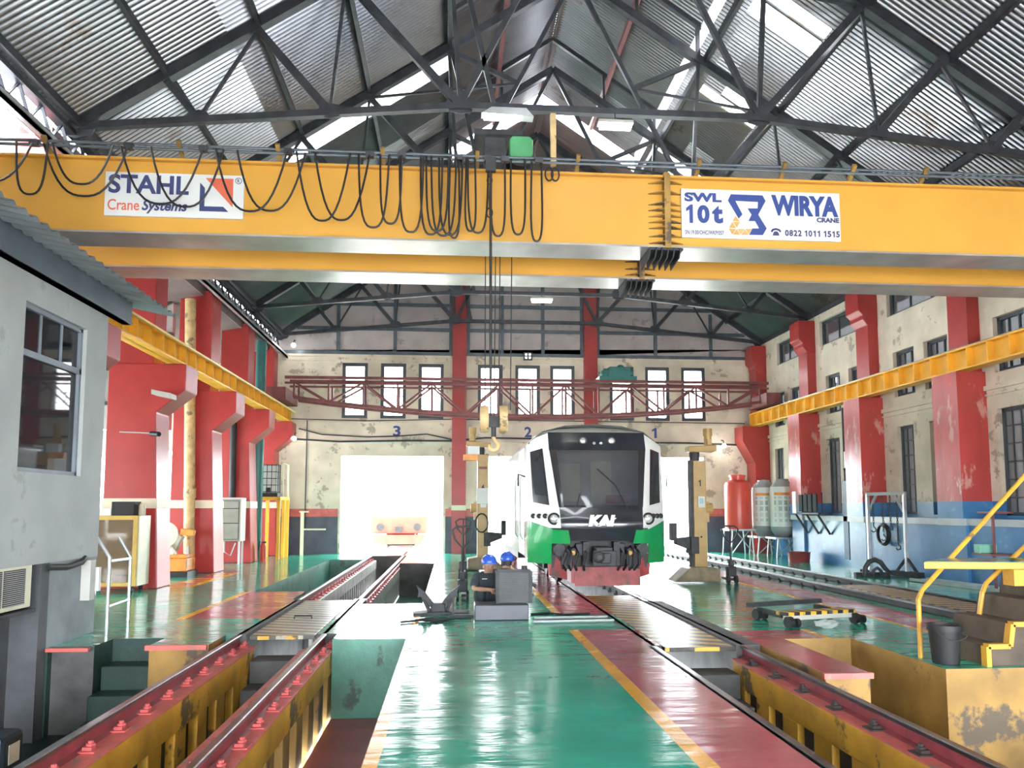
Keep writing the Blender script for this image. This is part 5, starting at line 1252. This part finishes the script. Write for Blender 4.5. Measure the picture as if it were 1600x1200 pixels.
MB().lathe([(.43, .90), (.44, .95), (.44, 2.35), (.41, 2.47), (.25, 2.56), (.25, 2.66), (.28, 2.66), (.28, 2.72), (.12, 2.75)], (9.74, 25.6, 0), 32).build('shell', TANKR, tk, smooth=True)
for x, y, lab in ((10.66, 25.62, 'pale water tank with grey top, next to the red tank'), (10.88, 24.62, 'pale water tank with grey top nearest the blue pillar')):
    tag(stand(None, x, y, .45, .42, .66, 'tank_stand'), 'grey stand under the '+lab, 'stand')
    tk = thing('water_tank', lab, 'tank', (x, y, .68)); r = .40
    MB().lathe([(r, 1.0), (r+.005, 1.3), (r+.005, 2.2), (r-.02, 2.3)], (x, y, 0), 32).build('shell', TANKW, tk, smooth=True)
    MB().lathe([(.22, .67), (.34, .78), (r, .9), (r, 1.0)], (x, y, 0), 32).build('base_cap', TANKG, tk, smooth=True); MB().lathe([(r-.02, 2.3), (r-.1, 2.42), (.2, 2.5), (.2, 2.55), (.05, 2.57)], (x, y, 0), 32).build('top_cap', TANKG, tk, smooth=True)
    for nm, z0, z1, m in (('orange_band', 2.02, 2.11, ORNG), ('printed_label', 1.16, 1.98, PRINT)):
        A_ = [-math.pi/2-1.1+k*.1 for k in range(23)]; rr = r+.009
        MB().add([(x+rr*math.cos(q), y+rr*math.sin(q), z) for z in (z0, z1) for q in A_], [(i, i+1, i+24, i+23) for i in range(22)]).build(nm, m, tk, smooth=True)

# ================================================================== LEFT FLOOR OBJECTS
cb_ = thing('glass_cabinet', 'yellow framed glass front cabinet on casters between the cabin and the red pillar', 'cabinet', (-6.45, 15.6, 0))
MB().box(-7.0, -6.0, 15.38, 15.9, .12, .16).box(-7.0, -6.0, 15.38, 15.9, 1.42, 1.46).box(-7.0, -6.0, 15.88, 15.92, .12, 1.46).box(-7.02, -6.98, 15.38, 15.9, .12, 1.46).box(-7.0, -6.0, 15.5, 15.88, .75, .77).build('carcass', CREAMP, cb_)
MB().box(-6.02, -5.98, 15.36, 15.92, .12, 1.46).build('side_panel', CREAMP, cb_)
dr = MB()
for a in ((-7.02, -6.94, .12, 1.46), (-6.08, -6.0, .12, 1.46), (-6.94, -6.08, .12, .19), (-6.94, -6.08, 1.38, 1.46)): dr.box(a[0], a[1], 15.33, 15.375, a[2], a[3])
do = dr.build('door_frame', mat('cabinet yellow', (.62, .42, .10), .45), cb_); MB().box(-6.94, -6.08, 15.345, 15.355, .19, 1.38).build('glass', glassmat('amber glass', (.26, .17, .10), .55, .05), do)
cs = MB()
for x in (-6.9, -6.1):
    for y in (15.45, 15.85): cs.cyl((x-.02, y, .055), (x+.02, y, .055), .055).box(x-.02, x+.02, y-.02, y+.02, .06, .12)
cs.build('caster', BLK, cb_)
random.seed(11)
for k, (x, z, wd, h, m, lab) in enumerate(((-6.75, .77, .22, .30, GALV, 'silver tin on the upper shelf in the yellow cabinet'), (-6.4, .77, .25, .22, CREAMP, 'cream box on the upper shelf in the yellow cabinet'), (-6.6, .16, .5, .14, CHAR, 'dark bundle on the lower shelf in the yellow cabinet'))):
    tag(MB().box(x-wd/2, x+wd/2, 15.55, 15.8, z+.001, z+h).build('box', m, bevel=.01), lab, 'box')
tag(MB().box(-6.55, -6.13, 15.45, 15.8, 1.461, 1.73).build('carton', BLK, bevel=.008), 'black carton on top of the yellow cabinet', 'box')
tag(MB().box(-6.9, -6.55, 15.45, 15.75, 1.461, 1.60).build('carton', WHT, bevel=.008), 'white box left of the black carton on the yellow cabinet', 'box')
tag(MB().lathe([(.06, 0), (.065, .02), (.065, .2), (.03, .24)], (-6.04, 15.62, 1.461), 14).build('tin', CREAMP, smooth=True), 'pale tin on the right end of the yellow cabinet top', 'tin')
# orange machine
om = thing('cutting_machine', 'orange abrasive cut off machine between the two nearest left pillars', 'machine', (-6.55, 19.2, 0))
MB().box(-7.05, -6.15, 18.70, 19.42, 0, .12).build('plinth', BLK, om)
MB().box(-7.0, -6.2, 18.75, 19.40, .12, .42).box(-6.98, -6.22, 18.85, 19.4, .42, .50).build('base', ORNG, om, bevel=.02)
MB().box(-6.38, -6.18, 18.79, 18.81, .2, .40).build('plate', WHT, om)
MB().beam((-6.7, 19.2, .5), (-6.45, 19.1, .95), .10, .14).beam((-6.55, 19.1, .5), (-6.75, 19.1, .8), .06, .06).beam((-6.3, 19.1, .5), (-6.3, 19.1, .68), .08, .08).build('arm', GREYP, om)
MB().lathe([(.05, 0), (.30, .0), (.30, .05), (.05, .06)], (-6.78, 18.95, .98), 22, 0, 'y').build('disc_guard', CREAMP, om, smooth=True)
MB().beam((-6.45, 19.05, 1.05), (-6.12, 19.05, 1.0), .13, .16).build('motor', ORNG, om, bevel=.03)
# pipe on the second pillar
pp = thing('downpipe', 'stained ochre downpipe from floor to eave on the second red pillar', 'pipe', (-6.38, 19.5, 0))
MB().cyl((-6.40, 19.58, 0), (-6.60, 19.58, 6.85), .13, 16).build('pipe', OCHP, pp, smooth=True); MB().cyl((-6.445, 19.58, 1.85), (-6.45, 19.58, 2.1), .145, 16).build('collar', OCHP, pp, smooth=True)
tag(MB().cyl((-6.42, 23.17, 1.90), (-6.45, 23.17, 4.5), .10, 12).build('downpipe', BLK, smooth=True), 'black vertical pipe above the grey electrical cabinet', 'pipe')
tag(MB().cyl((-6.05, 24.6, 0), (-6.05, 24.6, 6.9), .16, 14).build('downpipe', TEAL, smooth=True), 'dark teal vertical pipe behind the grid tank', 'pipe')
# electrical cabinet
ec = thing('electrical_cabinet', 'grey electrical cabinet with three doors on tubular legs', 'cabinet', (-6.3, 22.9, 0))
MB().box(-6.72, -6.02, 22.65, 23.1, .66, 1.86).build('body', mat('warm grey cabinet', (.24, .235, .195), .45), ec, bevel=.01)
for z0, z1 in ((1.60, 1.80), (1.18, 1.58), (.72, 1.16)):
    MB().box(-6.635, -6.065, 22.645, 22.65, z0-.015, z1+.015).build('door_gap', BLK, ec)
    d = MB().box(-6.62, -6.08, 22.635, 22.645, z0, z1).build('door', MATS['warm grey cabinet'], ec, bevel=.004)
    MB().box(-6.56, -6.53, 22.615, 22.635, (z0+z1)/2-.04, (z0+z1)/2+.04).build('handle', BLK, d)
MB().box(-6.02, -6.0, 22.63, 23.12, .66, 1.88).box(-6.74, -6.0, 22.6, 23.14, 1.86, 1.90).build('pale_side', GREYP, ec)
lg_ = MB()
for x in (-6.68, -6.06):
    for y in (22.7, 23.05): lg_.box(x-.025, x+.025, y-.025, y+.025, 0, .66)
lg_.build('leg', GALV, ec); MB().tube([(-6.5, 22.8, .66), (-6.48, 22.75, .35), (-6.3, 22.75, .25), (-6.2, 22.85, .6)], .02, 6).build('cable_loop', GREYP, ec)
# extinguisher, rack, tank
fe = thing('fire_extinguisher', 'red fire extinguisher on the floor by the far left pillars', 'fire extinguisher', (-5.66, 23.9, 0))
MB().lathe([(.085, 0), (.09, .02), (.09, .46), (.06, .53), (.03, .55)], (-5.66, 23.9, 0), 18).build('cylinder', TANKR, fe, smooth=True); MB().box(-5.68, -5.58, 23.88, 23.92, .55, .60).build('valve', BLK, fe); MB().tube([(-5.66, 23.87, .58), (-5.74, 23.78, .6), (-5.76, 23.76, .35)], .014, 6).build('hose', BLK, fe)
rk = thing('yellow_rack', 'yellow steel rack carrying the grid tank in the far left corner', 'rack', (-5.6, 25, 0))
for x, y in ((-6.1, 24.9), (-5.45, 24.9), (-5.45, 25.6), (-5.45, 26.2), (-6.1, 26.2)): MB().box(x-.05, x+.05, y-.05, y+.05, 0, 1.9).build('post', RUNY, rk)
MB().box(-6.15, -5.4, 24.85, 26.25, 1.86, 1.96).build('top_frame', RUNY, rk)
MB().tube([(-5.45, 25.45, 1.96), (-5.45, 25.45, 3.05), (-5.45, 26.2, 3.05), (-5.45, 26.2, 1.96)], .03, 6).build('hoop', CREAMP, rk)
ib = thing('grid_tank', 'white cubic tank in a metal grid cage on the yellow rack', 'tank', (-5.85, 25.1, 2.0))
MB().box(-6.12, -5.55, 24.9, 25.45, 2.09, 2.98).build('tank', TANKW, ib, bevel=.03); MB().box(-6.15, -5.5, 24.87, 25.48, 1.965, 2.08).build('pallet', BLK, ib); MB().box(-5.85, -5.72, 24.83, 24.9, 2.1, 2.25).build('valve', BLK, ib)
cg = MB()
for k in range(5): x = -6.13+k*.145; cg.tube([(x, 24.885, 2.05), (x, 24.885, 3.0)], .012, 5)
for k in range(5): z = 2.12+k*.21; cg.tube([(-6.14, 24.885, z), (-5.54, 24.885, z), (-5.54, 25.46, z)], .012, 5)
for k in range(1, 5): y = 24.885+k*.14; cg.tube([(-5.54, y, 2.05), (-5.54, y, 3.0)], .012, 5)
cg.build('cage', CHAR, ib)
tg = tag(MB().box(-5.15, -5.05, 26.9, 27.0, 0, 1.45).box(-5.2, -4.9, 26.9, 27.0, 1.45, 1.5).box(-5.1, -4.3, 26.9, 26.95, .85, .9).build('post', CREAMP), 'thin cream barrier post in the far left corner', 'post')

# ================================================================== OUTSIDE
MB().add([(-60, 27.95, -.03), (60, 27.95, -.03), (60, 120, -.03), (-60, 120, -.03)], [(0,1,2,3)]).add([(-60, -60, -.03), (60, -60, -.03), (60, -4.4, -.03), (-60, -4.4, -.03)], [(0,1,2,3)]).build('yard', GROUND, FL)  # second quad is unseen ground, added to bounce light in at the front
lc = thing('shunter', 'red rail vehicle parked outside doorway 3 on the left track', 'rail vehicle', (T3, 33, 0))
MB().box(T3-1.15, T3+1.15, 32.2, 38, .55, 1.25).build('frame', mat('bright red paint', (.75, .10, .07), .4), lc, bevel=.03)
MB().box(T3-1.05, T3+1.05, 32.6, 38, 1.25, 2.6).build('hood', mat('pale cream hood', (.85, .78, .62), .4), lc, bevel=.06)
MB().prism([(T3-.9, .12), (T3+.9, .12), (T3+1.1, .5), (T3-1.1, .5)], 'xz', 32.0, 32.1).build('plough', MATS['bright red paint'], lc)
for s in (-1, 1): MB().lathe([(.16, 0), (.16, .04), (.07, .05), (.07, .3)], (T3+s*.75, 31.9, .82), 16, 0, 'y').build('buffer', CHAR, lc)
MB().box(T3-.15, T3+.15, 31.85, 32.3, .6, .85).build('coupler', CHAR, lc)
for yc in (33.5, 36.5):
    MB().cyl((T3-.6, yc, .43), (T3+.6, yc, .43), .43, 20).build('wheelset', CHAR, lc)
# ================================================================== GROUPS
GR = {'rail': 'running rails of the three tracks', 'purlin': 'roof purlins', 'roof_truss': 'roof trusses across the hall', 'buttress_pillar': 'red pillars along the right wall', 'bracket_pillar': 'red bracket pillars along the left side',
      'wall_pillar': 'red pillars on the back wall', 'lifting_jack': 'lifting jacks beside the train', 'pallet_jack': 'pump handle jacks', 'rail_support_wall': 'pit walls carrying the rails', 'cover_plate': 'cover plates between the rails',
      'chain': 'chains on the steel frame', 'water_tank': 'water tanks in the far right corner', 'tank_stand': 'stands of the water tanks', 'wall_bulb': 'lit bulbs on the far wall', 'tube_lamp': 'tube lamps', 'wall_cable': 'cables along the back wall', 'pit_steps': 'steps into the pits', 'person': 'workers by the radiator', 'crane_runway': 'crane runway beams', 'stair_handrail': 'handrails of the yellow stairs'}
for o in COL.objects:
    if o.parent is None and 'label' in o and 'group' not in o:
        g = GR.get(o.name.split('.')[0])
        if g: o['group'] = g
